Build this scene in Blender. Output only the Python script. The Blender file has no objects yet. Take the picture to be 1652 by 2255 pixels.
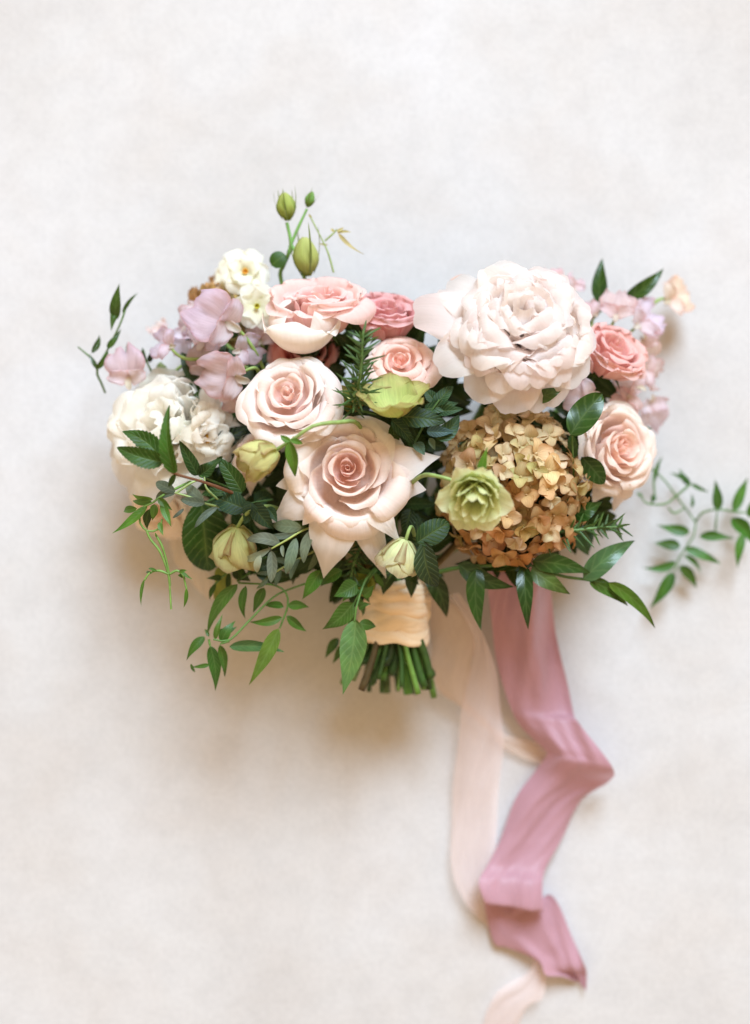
import bpy, math, random
import numpy as np
from mathutils import Vector, Matrix

# ------------------------------------------------------------------ camera, light, exposure
SC = bpy.context.scene
COL = SC.collection
H = 1.25                      # camera height above the surface (m), looking straight down
K = 0.0004                    # metres on the surface per unit of the layout drawing (1652 x 2255 units)

cam = bpy.data.cameras.new("camera")
camo = bpy.data.objects.new("camera", cam)
COL.objects.link(camo)
camo.location = (0, 0, H)
cam.sensor_fit = 'HORIZONTAL'
cam.sensor_width = 41.5
cam.lens = 41.5 * H / (1652 * K)
cam.clip_start = 0.05
cam.clip_end = 50
cam.dof.use_dof = True
cam.dof.focus_distance = H - 0.155
cam.dof.aperture_fstop = 2.2
SC.camera = camo

world = bpy.data.worlds.new("World")
SC.world = world
world.use_nodes = True
wb = world.node_tree.nodes['Background']
wb.inputs[0].default_value = (1.0, 0.67, 0.37, 1)
wb.inputs[1].default_value = 0.57

def area(name, loc, target, sx, sy, power, color):
    l = bpy.data.lights.new(name, 'AREA')
    l.shape = 'RECTANGLE'; l.size = sx; l.size_y = sy
    l.energy = power; l.color = color
    o = bpy.data.objects.new(name, l)
    COL.objects.link(o)
    o.location = loc
    d = Vector(target) - Vector(loc)
    o.rotation_euler = d.to_track_quat('-Z', 'Y').to_euler()
    return o

# the big soft window beyond the top edge of the picture
area("window_light", (2.0, 7.6, 6.8), (0, -0.02, 0.05), 4.6, 4.6, 1290, (0.72, 0.92, 1.10))

SC.view_settings.view_transform = 'Standard'
SC.view_settings.look = 'None'
SC.view_settings.exposure = 0.67
SC.view_settings.gamma = 1.0
SC.cycles.use_denoising = True
SC.cycles.max_bounces = 10
SC.cycles.diffuse_bounces = 5
SC.cycles.transmission_bounces = 6
SC.cycles.transparent_max_bounces = 12

# ------------------------------------------------------------------ helpers
def lin(h):
    h = h.lstrip('#')
    v = [int(h[i:i + 2], 16) / 255 for i in (0, 2, 4)]
    return tuple(c / 12.92 if c <= 0.04045 else ((c + 0.055) / 1.055) ** 2.4 for c in v)

def P(px, py, z):
    f = K * (H - z) / H
    return Vector(((px - 826) * f, (1127.5 - py) * f, z))

def S(px, z=0.13):
    return px * K * (H - z) / H

def frame(d, spin=0.0):
    d = Vector(d).normalized()
    x = Vector((1, 0, 0)) - d * d.x
    if x.length < 1e-3:
        x = Vector((0, 1, 0)) - d * d.y
    x.normalize()
    y = d.cross(x)
    m = Matrix((x, y, d)).transposed().to_4x4()
    return m @ Matrix.Rotation(math.radians(spin), 4, 'Z')

MW = {}
def thing(name, label, cat, loc, group=None, d=(0, 0, 1), spin=0):
    o = bpy.data.objects.new(name, None)
    o.empty_display_size = 0.01
    COL.objects.link(o)
    m = Matrix.Translation(loc) @ frame(d, spin)
    o.matrix_basis = m
    MW[o] = m
    o['label'] = label; o['category'] = cat
    if group: o['group'] = group
    return o

def link(name, me, mat, parent, mw=None, local=None, color=(1, 1, 1)):
    """one mesh object; mw = world matrix, local = matrix relative to its parent"""
    o = bpy.data.objects.new(name, me)
    COL.objects.link(o)
    if mat and not me.materials: me.materials.append(mat)
    if parent is not None:
        o.parent = parent
        if local is None:
            local = MW[parent].inverted() @ (mw if mw is not None else Matrix())
        o.matrix_basis = local
        MW[o] = MW[parent] @ local
    else:
        o.matrix_basis = mw if mw is not None else Matrix()
        MW[o] = o.matrix_basis.copy()
    o.color = (*color, 1)
    return o

def grid_mesh(name, V, UV=None, closed=False):
    """V: (rows, cols, 3) array"""
    n, m = V.shape[:2]
    idx = np.arange(n * m).reshape(n, m)
    if closed:
        idx = np.concatenate([idx, idx[:, :1]], 1)
    a, b, c, d = idx[:-1, :-1], idx[:-1, 1:], idx[1:, 1:], idx[1:, :-1]
    F = np.stack([a, b, c, d], -1).reshape(-1, 4)
    me = bpy.data.meshes.new(name)
    me.from_pydata(V.reshape(-1, 3).tolist(), [], F.tolist())
    if UV is not None and not closed:
        uv = me.uv_layers.new(name="UVMap")
        uv.data.foreach_set('uv', UV.reshape(-1, 2)[F.reshape(-1)].astype(np.float32).ravel())
    me.polygons.foreach_set('use_smooth', [True] * len(me.polygons))
    return me

def crom(pts, n):
    """Catmull-Rom through pts -> n samples (numpy)"""
    p = np.array([tuple(q) for q in pts], float)
    if len(p) == 2:
        t = np.linspace(0, 1, n)[:, None]
        return p[0] * (1 - t) + p[1] * t
    q = np.vstack([2 * p[0] - p[1], p, 2 * p[-1] - p[-2]])
    seg = np.linalg.norm(np.diff(p, axis=0), axis=1)
    acc = np.concatenate([[0], np.cumsum(seg)])
    out = []
    for s in np.linspace(0, acc[-1], n):
        i = min(max(int(np.searchsorted(acc, s, side='right')) - 1, 0), len(seg) - 1)
        t = (s - acc[i]) / max(seg[i], 1e-9)
        p0, p1, p2, p3 = q[i], q[i + 1], q[i + 2], q[i + 3]
        out.append(.5 * (2 * p1 + (p2 - p0) * t + (2 * p0 - 5 * p1 + 4 * p2 - p3) * t * t + (3 * p1 - p0 - 3 * p2 + p3) * t ** 3))
    return np.array(out)

def tube_mesh(name, pts, r0, r1, n=16, sides=7, seed=0, cap=False):
    c = crom(pts, n)
    tan = np.gradient(c, axis=0)
    tan /= np.linalg.norm(tan, axis=1)[:, None] + 1e-12
    up = np.array([0.31, 0.17, 0.93])
    a = np.cross(tan, up); a /= np.linalg.norm(a, axis=1)[:, None] + 1e-12
    b = np.cross(tan, a)
    rr = np.linspace(r0, r1, n)
    rng = np.random.RandomState(seed)
    rr = rr * (1 + 0.10 * np.sin(np.linspace(0, 9, n) + rng.rand() * 6))
    if cap:
        c = np.vstack([c[:1], c, c[-1:]]); a = np.vstack([a[:1], a, a[-1:]]); b = np.vstack([b[:1], b, b[-1:]])
        rr = np.concatenate([[rr[0] * .02], rr, [rr[-1] * .02]])
    th = np.linspace(0, 2 * np.pi, sides, endpoint=False)
    V = c[:, None] + rr[:, None, None] * (np.cos(th)[None, :, None] * a[:, None] + np.sin(th)[None, :, None] * b[:, None])
    return grid_mesh(name, V, closed=True)

def tube(name, pts, r0, r1, mat, parent, color, n=16, sides=7, seed=0, cap=False):
    pts = [Vector(p) for p in pts]
    o = pts[0].copy()
    me = tube_mesh(name, [p - o for p in pts], r0, r1, n, sides, seed, cap)
    return link(name, me, mat, parent, mw=Matrix.Translation(o), color=color)

def jit(c, r, a=0.06, b=0.03):
    k = 1 + r.uniform(-a, a)
    return tuple(min(max(v * k * (1 + r.uniform(-b, b)), 0), 0.95) for v in c)

def mixc(a, b, t):
    return tuple(x * (1 - t) + y * t for x, y in zip(a, b))

# ------------------------------------------------------------------ materials
def new_mat(name):
    m = bpy.data.materials.new(name)
    m.use_nodes = True
    nt = m.node_tree
    nt.nodes.clear()
    return m, nt, nt.nodes.new, nt.links.new

def ramp(N, Lk, fac, stops):
    r = N('ShaderNodeValToRGB')
    el = r.color_ramp.elements
    while len(el) < len(stops): el.new(0.5)
    for e, (p, c) in zip(el, stops):
        e.position = p
        e.color = (*c, 1) if isinstance(c, tuple) else (c, c, c, 1)
    Lk(fac, r.inputs[0])
    return r.outputs[0]

def mix(N, Lk, fac, a, b, mode='MIX'):
    m = N('ShaderNodeMix'); m.data_type = 'RGBA'; m.blend_type = mode
    for k, v in ((0, fac), (6, a), (7, b)):
        if hasattr(v, 'is_output'): Lk(v, m.inputs[k])
        elif isinstance(v, tuple): m.inputs[k].default_value = (*v, 1)
        else: m.inputs[k].default_value = v
    return m.outputs[2]

def math_n(N, Lk, op, a, b=None):
    m = N('ShaderNodeMath'); m.operation = op
    for k, v in ((0, a), (1, b)):
        if v is None: continue
        if hasattr(v, 'is_output'): Lk(v, m.inputs[k])
        else: m.inputs[k].default_value = v
    return m.outputs[0]

def finish(nt, N, Lk, col, transl, tcol, rough, bump=None, bstr=0.2, bdist=0.0006, spec=0.3, sheen=0, transp=0, tfac=None):
    pr = N('ShaderNodeBsdfPrincipled')
    Lk(col, pr.inputs['Base Color'])
    pr.inputs['Roughness'].default_value = rough
    pr.inputs['Specular IOR Level'].default_value = spec
    if sheen: pr.inputs['Sheen Weight'].default_value = sheen
    out = N('ShaderNodeOutputMaterial')
    sh = pr.outputs[0]
    bm = None
    if bump is not None:
        bm = N('ShaderNodeBump')
        bm.inputs['Strength'].default_value = bstr
        bm.inputs['Distance'].default_value = bdist
        Lk(bump, bm.inputs['Height'])
        Lk(bm.outputs[0], pr.inputs['Normal'])
    if transl:
        tr = N('ShaderNodeBsdfTranslucent')
        Lk(tcol, tr.inputs[0])
        if bm: Lk(bm.outputs[0], tr.inputs['Normal'])
        mx = N('ShaderNodeMixShader')
        if tfac is not None: Lk(tfac, mx.inputs[0])
        else: mx.inputs[0].default_value = transl
        Lk(sh, mx.inputs[1]); Lk(tr.outputs[0], mx.inputs[2])
        sh = mx.outputs[0]
    if transp:
        tp = N('ShaderNodeBsdfTransparent')
        mx = N('ShaderNodeMixShader')
        mx.inputs[0].default_value = transp
        Lk(sh, mx.inputs[1]); Lk(tp.outputs[0], mx.inputs[2])
        sh = mx.outputs[0]
    Lk(sh, out.inputs[0])

def petal_mat(name, throat, t_amt, edge, e_amt, transl=0.4, rough=0.62, blotch=0.0, blotch_col=(.5, .3, .2), vein=0.05, t_pow=1.6, vein_col=None, e_pow=9.0):
    m, nt, N, Lk = new_mat(name)
    oi = N('ShaderNodeObjectInfo')
    uv = N('ShaderNodeUVMap')
    sep = N('ShaderNodeSeparateXYZ'); Lk(uv.outputs[0], sep.inputs[0])
    U, Vv = sep.outputs[0], sep.outputs[1]
    col = oi.outputs['Color']
    inv = math_n(N, Lk, 'POWER', math_n(N, Lk, 'SUBTRACT', 1.0, Vv), t_pow)
    col = mix(N, Lk, math_n(N, Lk, 'MULTIPLY', inv, t_amt), col, throat)
    # fine lengthwise veins
    mp = N('ShaderNodeMapping'); Lk(uv.outputs[0], mp.inputs[0]); mp.inputs['Scale'].default_value = (26, 2.2, 1)
    ad = N('ShaderNodeVectorMath'); ad.operation = 'ADD'
    Lk(mp.outputs[0], ad.inputs[0])
    cmb = N('ShaderNodeCombineXYZ'); Lk(math_n(N, Lk, 'MULTIPLY', oi.outputs['Random'], 37.0), cmb.inputs[0]); Lk(oi.outputs['Random'], cmb.inputs[2])
    Lk(cmb.outputs[0], ad.inputs[1])
    nz = N('ShaderNodeTexNoise'); nz.inputs['Scale'].default_value = 1.0; nz.inputs['Detail'].default_value = 4
    Lk(ad.outputs[0], nz.inputs['Vector'])
    v = ramp(N, Lk, nz.outputs[0], [(0.35, 1.0 - vein * 1.5), (0.65, 1.0)])
    col = mix(N, Lk, 1.0, col, v, 'MULTIPLY')
    # edge tint: rim of the petal
    au = math_n(N, Lk, 'ABSOLUTE', math_n(N, Lk, 'SUBTRACT', math_n(N, Lk, 'MULTIPLY', U, 2.0), 1.0))
    e = math_n(N, Lk, 'MAXIMUM', math_n(N, Lk, 'POWER', au, e_pow), math_n(N, Lk, 'POWER', Vv, e_pow))
    n2 = N('ShaderNodeTexNoise'); n2.inputs['Scale'].default_value = 120.0; n2.inputs['Detail'].default_value = 3
    tc = N('ShaderNodeTexCoord'); Lk(tc.outputs['Object'], n2.inputs['Vector'])
    e2 = math_n(N, Lk, 'MULTIPLY', e, ramp(N, Lk, n2.outputs[0], [(0.3, 0.3), (0.6, 1.0)]))
    col = mix(N, Lk, math_n(N, Lk, 'MULTIPLY', e2, e_amt), col, edge)
    if blotch:
        n3 = N('ShaderNodeTexNoise'); n3.inputs['Scale'].default_value = 70.0; n3.inputs['Detail'].default_value = 5
        a3 = N('ShaderNodeVectorMath'); a3.operation = 'ADD'
        Lk(tc.outputs['Object'], a3.inputs[0]); Lk(cmb.outputs[0], a3.inputs[1])
        Lk(a3.outputs[0], n3.inputs['Vector'])
        col = mix(N, Lk, math_n(N, Lk, 'MULTIPLY', ramp(N, Lk, n3.outputs[0], [(0.45, 0.0), (0.68, 1.0)]), blotch), col, blotch_col)
    # a petal thins out towards its rim, so more light comes through there
    thin = math_n(N, Lk, 'ADD', transl, math_n(N, Lk, 'MULTIPLY', math_n(N, Lk, 'MAXIMUM', math_n(N, Lk, 'POWER', au, 3.0), math_n(N, Lk, 'POWER', Vv, 3.0)), 0.22))
    n4 = N('ShaderNodeTexNoise'); n4.inputs['Scale'].default_value = 55.0; n4.inputs['Detail'].default_value = 4
    Lk(tc.outputs['Object'], n4.inputs['Vector'])
    hh = math_n(N, Lk, 'ADD', math_n(N, Lk, 'MULTIPLY', nz.outputs[0], 0.6), n4.outputs[0])
    finish(nt, N, Lk, col, transl, col, rough, bump=hh, bstr=0.35, bdist=0.0016, spec=0.18, tfac=thin)
    return m

def leaf_mat(name, gloss=0.4, veins=0.35, vein_col=(0.30, 0.42, 0.16), back=(0.12, 0.20, 0.07), back_amt=0.35, transl=0.22, nv=9.0, quilt=0.4):
    m, nt, N, Lk = new_mat(name)
    oi = N('ShaderNodeObjectInfo')
    uv = N('ShaderNodeUVMap')
    sep = N('ShaderNodeSeparateXYZ'); Lk(uv.outputs[0], sep.inputs[0])
    U, Vv = sep.outputs[0], sep.outputs[1]
    au = math_n(N, Lk, 'ABSOLUTE', math_n(N, Lk, 'SUBTRACT', math_n(N, Lk, 'MULTIPLY', U, 2.0), 1.0))
    # side veins run forward from the midrib
    ph = math_n(N, Lk, 'MULTIPLY', math_n(N, Lk, 'SUBTRACT', Vv, math_n(N, Lk, 'MULTIPLY', au, 0.22)), nv * 6.283)
    nw = N('ShaderNodeTexNoise'); nw.inputs['Scale'].default_value = 240; nw.inputs['Detail'].default_value = 3
    tcw = N('ShaderNodeTexCoord'); Lk(tcw.outputs['Object'], nw.inputs['Vector'])
    ph = math_n(N, Lk, 'ADD', ph, math_n(N, Lk, 'MULTIPLY', nw.outputs[0], 3.2))
    sv = math_n(N, Lk, 'POWER', math_n(N, Lk, 'ABSOLUTE', math_n(N, Lk, 'COSINE', math_n(N, Lk, 'MULTIPLY', ph, 0.5))), 14.0)
    mid = math_n(N, Lk, 'POWER', math_n(N, Lk, 'SUBTRACT', 1.0, au), 16.0)
    vf = math_n(N, Lk, 'MAXIMUM', math_n(N, Lk, 'MULTIPLY', sv, 0.55), mid)
    tc = N('ShaderNodeTexCoord')
    nz = N('ShaderNodeTexNoise'); nz.inputs['Scale'].default_value = 90; nz.inputs['Detail'].default_value = 5
    Lk(tc.outputs['Object'], nz.inputs['Vector'])
    col = mix(N, Lk, 1.0, oi.outputs['Color'], ramp(N, Lk, nz.outputs[0], [(0.3, (0.74, 0.55, 0.46)), (0.7, (1.14, 0.88, 0.76))]), 'MULTIPLY')
    col = mix(N, Lk, math_n(N, Lk, 'MULTIPLY', vf, veins), col, vein_col)
    nb = N('ShaderNodeTexNoise'); nb.inputs['Scale'].default_value = 28; nb.inputs['Detail'].default_value = 5
    ab = N('ShaderNodeVectorMath'); ab.operation = 'ADD'
    cb = N('ShaderNodeCombineXYZ'); Lk(math_n(N, Lk, 'MULTIPLY', oi.outputs['Random'], 9.0), cb.inputs[0]); Lk(math_n(N, Lk, 'MULTIPLY', oi.outputs['Random'], 5.0), cb.inputs[1])
    Lk(tc.outputs['Object'], ab.inputs[0]); Lk(cb.outputs[0], ab.inputs[1]); Lk(ab.outputs[0], nb.inputs['Vector'])
    col = mix(N, Lk, ramp(N, Lk, nb.outputs[0], [(0.5, 0.0), (0.75, 0.5)]), col, mix(N, Lk, 1.0, col, (1.7, 1.35, 0.8), 'MULTIPLY'))
    geo = N('ShaderNodeNewGeometry')
    bc = mix(N, Lk, back_amt, col, back)
    col = mix(N, Lk, geo.outputs['Backfacing'], col, bc)
    tcol = mix(N, Lk, 1.0, col, (1.35, 1.3, 0.5), 'MULTIPLY')
    hgt = math_n(N, Lk, 'ADD', math_n(N, Lk, 'MULTIPLY', vf, -1.0), math_n(N, Lk, 'MULTIPLY', nz.outputs[0], 0.6))
    finish(nt, N, Lk, col, transl, tcol, gloss, bump=hgt, bstr=quilt, bdist=0.0007, spec=0.34)
    return m

def plain_mat(name, rough=0.5, transl=0.0, scale=160, lo=0.75, hi=1.15, stretch=(1, 1, 1), spec=0.35):
    m, nt, N, Lk = new_mat(name)
    oi = N('ShaderNodeObjectInfo')
    tc = N('ShaderNodeTexCoord')
    mp = N('ShaderNodeMapping'); mp.inputs['Scale'].default_value = stretch
    Lk(tc.outputs['Object'], mp.inputs[0])
    nz = N('ShaderNodeTexNoise'); nz.inputs['Scale'].default_value = scale; nz.inputs['Detail'].default_value = 4
    Lk(mp.outputs[0], nz.inputs['Vector'])
    col = mix(N, Lk, 1.0, oi.outputs['Color'], ramp(N, Lk, nz.outputs[0], [(0.3, lo), (0.7, hi)]), 'MULTIPLY')
    finish(nt, N, Lk, col, transl, col, rough, bump=nz.outputs[0], bstr=0.3, bdist=0.0005, spec=spec)
    return m

def silk_mat(name, transl, transp, rough=0.42, weave=1.0, spec=0.3, bst=0.5):
    m, nt, N, Lk = new_mat(name)
    oi = N('ShaderNodeObjectInfo')
    uv = N('ShaderNodeUVMap')
    mp = N('ShaderNodeMapping'); mp.inputs['Scale'].default_value = (9, 3.0, 1)
    Lk(uv.outputs[0], mp.inputs[0])
    nz = N('ShaderNodeTexNoise'); nz.inputs['Scale'].default_value = 1.0; nz.inputs['Detail'].default_value = 5; nz.inputs['Distortion'].default_value = 0.6
    Lk(mp.outputs[0], nz.inputs['Vector'])
    mp2 = N('ShaderNodeMapping'); mp2.inputs['Scale'].default_value = (160, 20, 1)
    Lk(uv.outputs[0], mp2.inputs[0])
    n2 = N('ShaderNodeTexNoise'); n2.inputs['Scale'].default_value = 1.0; n2.inputs['Detail'].default_value = 3
    Lk(mp2.outputs[0], n2.inputs['Vector'])
    col = mix(N, Lk, 1.0, oi.outputs['Color'], ramp(N, Lk, nz.outputs[0], [(0.25, 0.94), (0.75, 1.03)]), 'MULTIPLY')
    col = mix(N, Lk, 1.0, col, ramp(N, Lk, n2.outputs[0], [(0.3, 0.93), (0.7, 1.04)]), 'MULTIPLY')
    h = math_n(N, Lk, 'ADD', math_n(N, Lk, 'MULTIPLY', nz.outputs[0], 1.0), math_n(N, Lk, 'MULTIPLY', n2.outputs[0], 0.06))
    finish(nt, N, Lk, col, transl, col, rough, bump=h, bstr=bst, bdist=0.0022, spec=spec, sheen=0.25, transp=transp)
    return m

C = lin
M_ROSE = petal_mat('rose_petal', C('#fbcbb6'), 0.36, C('#fffaf4'), 0.5, transl=0.36, vein=.035)
M_CORAL = petal_mat('coral_petal', C('#e3958a'), 0.4, C('#f8dcd8'), 0.55, transl=0.36, vein=.03)
M_PEONY = petal_mat('peony_petal', C('#fae6cc'), 0.4, C('#fffdfb'), 0.4, transl=0.52, vein=0.02)
M_PEA = petal_mat('sweet_pea_petal', C('#eed6c2'), 0.35, C('#e8aea6'), 0.5, transl=0.5, vein=0.07, e_pow=10.0)
M_NARC = petal_mat('narcissus_petal', C('#e9e7a0'), 0.45, C('#fffdf2'), 0.3, transl=0.4, vein=0.03)
M_HYD = petal_mat('hydrangea_petal', C('#b09a58'), 0.40, C('#b0723f'), 0.50, transl=0.30, vein=0.15, blotch=0.35, blotch_col=C('#d29a66'))
M_HELL = petal_mat('hellebore_sepal', C('#b9c466'), 0.40, C('#8a4a38'), 0.75, transl=0.34, vein=0.12, blotch=0.4, blotch_col=C('#d3c68a'), e_pow=6.0)
M_HELLP = petal_mat('pale_hellebore_sepal', C('#c9d488'), 0.40, C('#f3f1cf'), 0.5, transl=0.36, vein=0.08, blotch=0.3, blotch_col=C('#bfcf7a'))
M_LEAF = leaf_mat('leaf', veins=0.22, quilt=0.3)
M_GLOSSY = leaf_mat('glossy_leaf', gloss=0.27, veins=0.14, nv=5, quilt=0.15, transl=0.14)
M_MINT = leaf_mat('quilted_leaf', gloss=0.5, veins=0.26, nv=8, quilt=0.8, transl=0.26)
M_EUC = leaf_mat('eucalyptus_leaf', gloss=0.55, veins=0.2, vein_col=C('#9fae90'), back=C('#8fa79b'), nv=6, quilt=0.15, transl=0.15)
M_STEM = plain_mat('stem', stretch=(1, 1, 1))
M_POLLEN = plain_mat('stamen', rough=0.7, scale=400)
M_BUD = petal_mat('bud_petal', C('#6f8f2e'), 0.8, C('#eef0b4'), 0.4, transl=0.35, vein=0.1)
M_SILK = silk_mat('silk', 0.30, 0.0)
M_SHEER = silk_mat('sheer_silk', 0.40, 0.52, rough=0.6, spec=0.1)
M_WRAP = silk_mat('wrap_silk', 0.12, 0.0, rough=0.5, bst=0.12)

# ------------------------------------------------------------------ the surface
def build_surface():
    m, nt, N, Lk = new_mat('painted_canvas')
    tc = N('ShaderNodeTexCoord')
    def noise(scale, st=(1, 1, 1), det=6, dist=0.0):
        mp = N('ShaderNodeMapping'); mp.inputs['Scale'].default_value = st
        Lk(tc.outputs['Object'], mp.inputs[0])
        n = N('ShaderNodeTexNoise'); n.inputs['Scale'].default_value = scale; n.inputs['Detail'].default_value = det
        n.inputs['Distortion'].default_value = dist
        Lk(mp.outputs[0], n.inputs['Vector'])
        return n.outputs[0]
    a = noise(3.2, (1, 1, 1), 7, 0.3)
    b = noise(9, (1, 1.15, 1), 9, 0.35)
    c = noise(300, (1, 1, 1), 5)
    col = ramp(N, Lk, a, [(0.28, C('#b8b6b6')), (0.48, C('#c2c2c4')), (0.70, C('#c8c9cd'))])
    col = mix(N, Lk, ramp(N, Lk, b, [(0.44, 0.0), (0.70, 0.55)]), col, C('#bcb8b6'))
    col = mix(N, Lk, 1.0, col, ramp(N, Lk, c, [(0.32, 0.905), (0.62, 1.0)]), 'MULTIPLY')
    e = noise(46, (1, 1, 1), 6, 0.4)
    col = mix(N, Lk, 1.0, col, ramp(N, Lk, e, [(0.30, 0.945), (0.60, 1.0)]), 'MULTIPLY')
    h = math_n(N, Lk, 'ADD', math_n(N, Lk, 'MULTIPLY', b, 0.7), math_n(N, Lk, 'MULTIPLY', c, 0.12))
    finish(nt, N, Lk, col, 0, None, 0.85, bump=h, bstr=0.25, bdist=0.004, spec=0.15)
    n = 40
    g = np.linspace(-1.6, 1.6, n + 1)
    X, Y = np.meshgrid(g, g)
    V = np.stack([X, Y, np.zeros_like(X)], -1)
    o = link('tabletop', grid_mesh('tabletop', V), m, None)
    o['kind'] = 'structure'
    o['label'] = 'off white mottled painted surface'
build_surface()

# ------------------------------------------------------------------ petals and leaves
def sines(r, n, k):
    return [(r.uniform(.5, 1) / (i + 1) ** .5, r.uniform(.4, 1) * k * (i + 1), r.uniform(-1, 1) * k * .6, r.uniform(0, 6.28)) for i in range(n)]

def petal_mesh(name, prof, W, cup, seed, wpts=((0, .35), (.55, 1), (1, .72)), top=(.30, 2.2), roll=0.0, roll0=.45,
               ruffle=0.0, freq=5, jag=0.0, nu=14, nv=11, skew=0.0, tip=0.0, rev=None, drape=0.0, crease=0.0):
    r = random.Random(seed)
    s = np.linspace(-1, 1, nu + 1)
    t = np.linspace(0, 1, nv + 1)
    c, m = top
    ns = sum(a * np.sin(k * s * 2.2 + p) for a, k, l, p in sines(r, 3, 2.2)) * .5
    if m < 0:      # rounded like a superellipse
        s = np.sin(s * np.pi / 2)
        ns = sum(a * np.sin(k * s * 2.2 + p) for a, k, l, p in sines(r, 3, 2.2)) * .5
        ytop = 1 - c * (1 - np.clip(1 - np.abs(s) ** -m, 0, 1) ** (-1 / m)) + jag * ns * (1 - s ** 6)
    else:
        ytop = 1 - c * np.abs(s + skew * .3) ** m + jag * ns
    ytop += tip * np.exp(-(s / .16) ** 2)
    ytop = np.clip(ytop, .2, 1.3)
    T = t[:, None] * ytop[None, :]
    D = crom([(p[0], p[1], 0) for p in prof], 80)
    tt = np.linspace(0, 1, 80)
    tan = np.gradient(D, axis=0); tan /= np.linalg.norm(tan, axis=1)[:, None] + 1e-12
    Tc = np.clip(T, 0, 1)
    rr = np.interp(Tc, tt, D[:, 0]); zz = np.interp(Tc, tt, D[:, 1])
    tr = np.interp(Tc, tt, tan[:, 0]); tz = np.interp(Tc, tt, tan[:, 1])
    ln = np.linalg.norm(np.diff(D, axis=0), axis=1).sum()
    ex = np.clip(T - 1, 0, None) * ln
    rr = rr + ex * tr; zz = zz + ex * tz
    wx = [p[0] for p in wpts]; wy = [p[1] for p in wpts]
    fine = np.linspace(0, 1, 60)
    wf = np.interp(fine, wx, wy)
    ker = np.ones(9) / 9
    wf = np.convolve(np.pad(wf, 4, 'edge'), ker, 'valid')
    w = W * np.interp(t, fine, wf)
    a = s[None, :] * w[:, None]
    x = cup * np.sin(np.clip(a / cup, -3, 3))
    d = cup * (1 - np.cos(np.clip(a / cup, -3, 3)))
    if drape: d = d * (1 - drape * t[:, None] ** 1.5)
    if crease: d = d - crease * W * np.exp(-(s / .16) ** 2)[None, :] * (t ** .7)[:, None]
    e = np.clip((np.abs(s) - roll0) / (1 - roll0), 0, 1)
    d = d - roll * W * (e ** 2)[None, :] * (t ** 1.3)[:, None]
    if ruffle:
        f = 0
        for am, k, l, p in sines(r, 4, freq):
            f = f + am * np.sin(k * s[None, :] + l * 3 * t[:, None] + p)
        g = (t ** 1.6)[:, None] * (.35 + .65 * np.abs(s)[None, :] ** 1.0)
        gt = np.clip((t - .55) / .45, 0, 1)[:, None] ** 1.5
        d = d + ruffle * W * f * np.maximum(g, gt)
    if rev:
        ang, spiral = rev
        d = d - cup * (1 - np.cos(np.clip(a / cup, -3, 3)))
        phi = s[None, :] * (ang * np.interp(t, fine, wf))[:, None] + skew * .15 * t[:, None]
        r2 = (rr - tz * d) * (1 + spiral * s[None, :] * (1 - .5 * t[:, None]))
        Z = zz + tr * d + .04 * W * np.sin(2.1 * s[None, :] + r.uniform(0, 6.28)) * t[:, None]
        V = np.stack([r2 * np.cos(phi), r2 * np.sin(phi), Z], -1)
        UV = np.stack([np.broadcast_to((s[None, :] + 1) / 2, Z.shape), np.broadcast_to(t[:, None], Z.shape)], -1)
        return grid_mesh(name, V, UV)
    # low wobble so that no petal is a clean sheet
    d = d + W * .035 * np.sin(2.3 * s[None, :] + 4 * t[:, None] + r.uniform(0, 6.28))
    X = rr - tz * d
    Z = zz + tr * d
    V = np.stack([X, x + skew * W * .25 * (t ** 2)[:, None] + 0 * X, Z], -1)
    UV = np.stack([np.broadcast_to((s[None, :] + 1) / 2, X.shape), np.broadcast_to(t[:, None], X.shape)], -1)
    return grid_mesh(name, V, UV)

def add_petal(parent, az, prof, W, cup, seed, mat, color, name='petal', **kw):
    me = petal_mesh(name, prof, W, cup, seed, **kw)
    return link(name, me, mat, parent, local=Matrix.Rotation(math.radians(az), 4, 'Z'), color=color)

SHAPES = {
    'lance': lambda t: (np.sin(np.pi * t ** .68) ** .9) * (1.08 - .45 * t ** 1.6),
    'ruscus': lambda t: (np.sin(np.pi * t ** .62) ** .85) * (1 - .25 * t),
    'oval': lambda t: np.sin(np.pi * np.clip(t, 0, 1) ** .9) ** .6,
    'round': lambda t: np.sqrt(np.clip(1 - (2 * t - 1) ** 2, 0, 1)) ** .9,
    'needle': lambda t: np.clip(np.sin(np.pi * t ** .5), 0, 1) ** .5,
    'mint': lambda t: np.sin(np.pi * t ** .62) ** .75,
    'strap': lambda t: np.clip(np.minimum(t * 6, 1), 0, 1) ** .5 * np.clip((1 - t) * 3.2, 0, 1) ** .7,
}

def leaf_matrix(A, B, normal):
    A, B = Vector(A), Vector(B)
    x = (B - A).normalized()
    n = Vector(normal)
    n = n - x * n.dot(x)
    n.normalize()
    y = n.cross(x)
    m = Matrix((x, y, n)).transposed().to_4x4()
    m.translation = A
    return m

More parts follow.
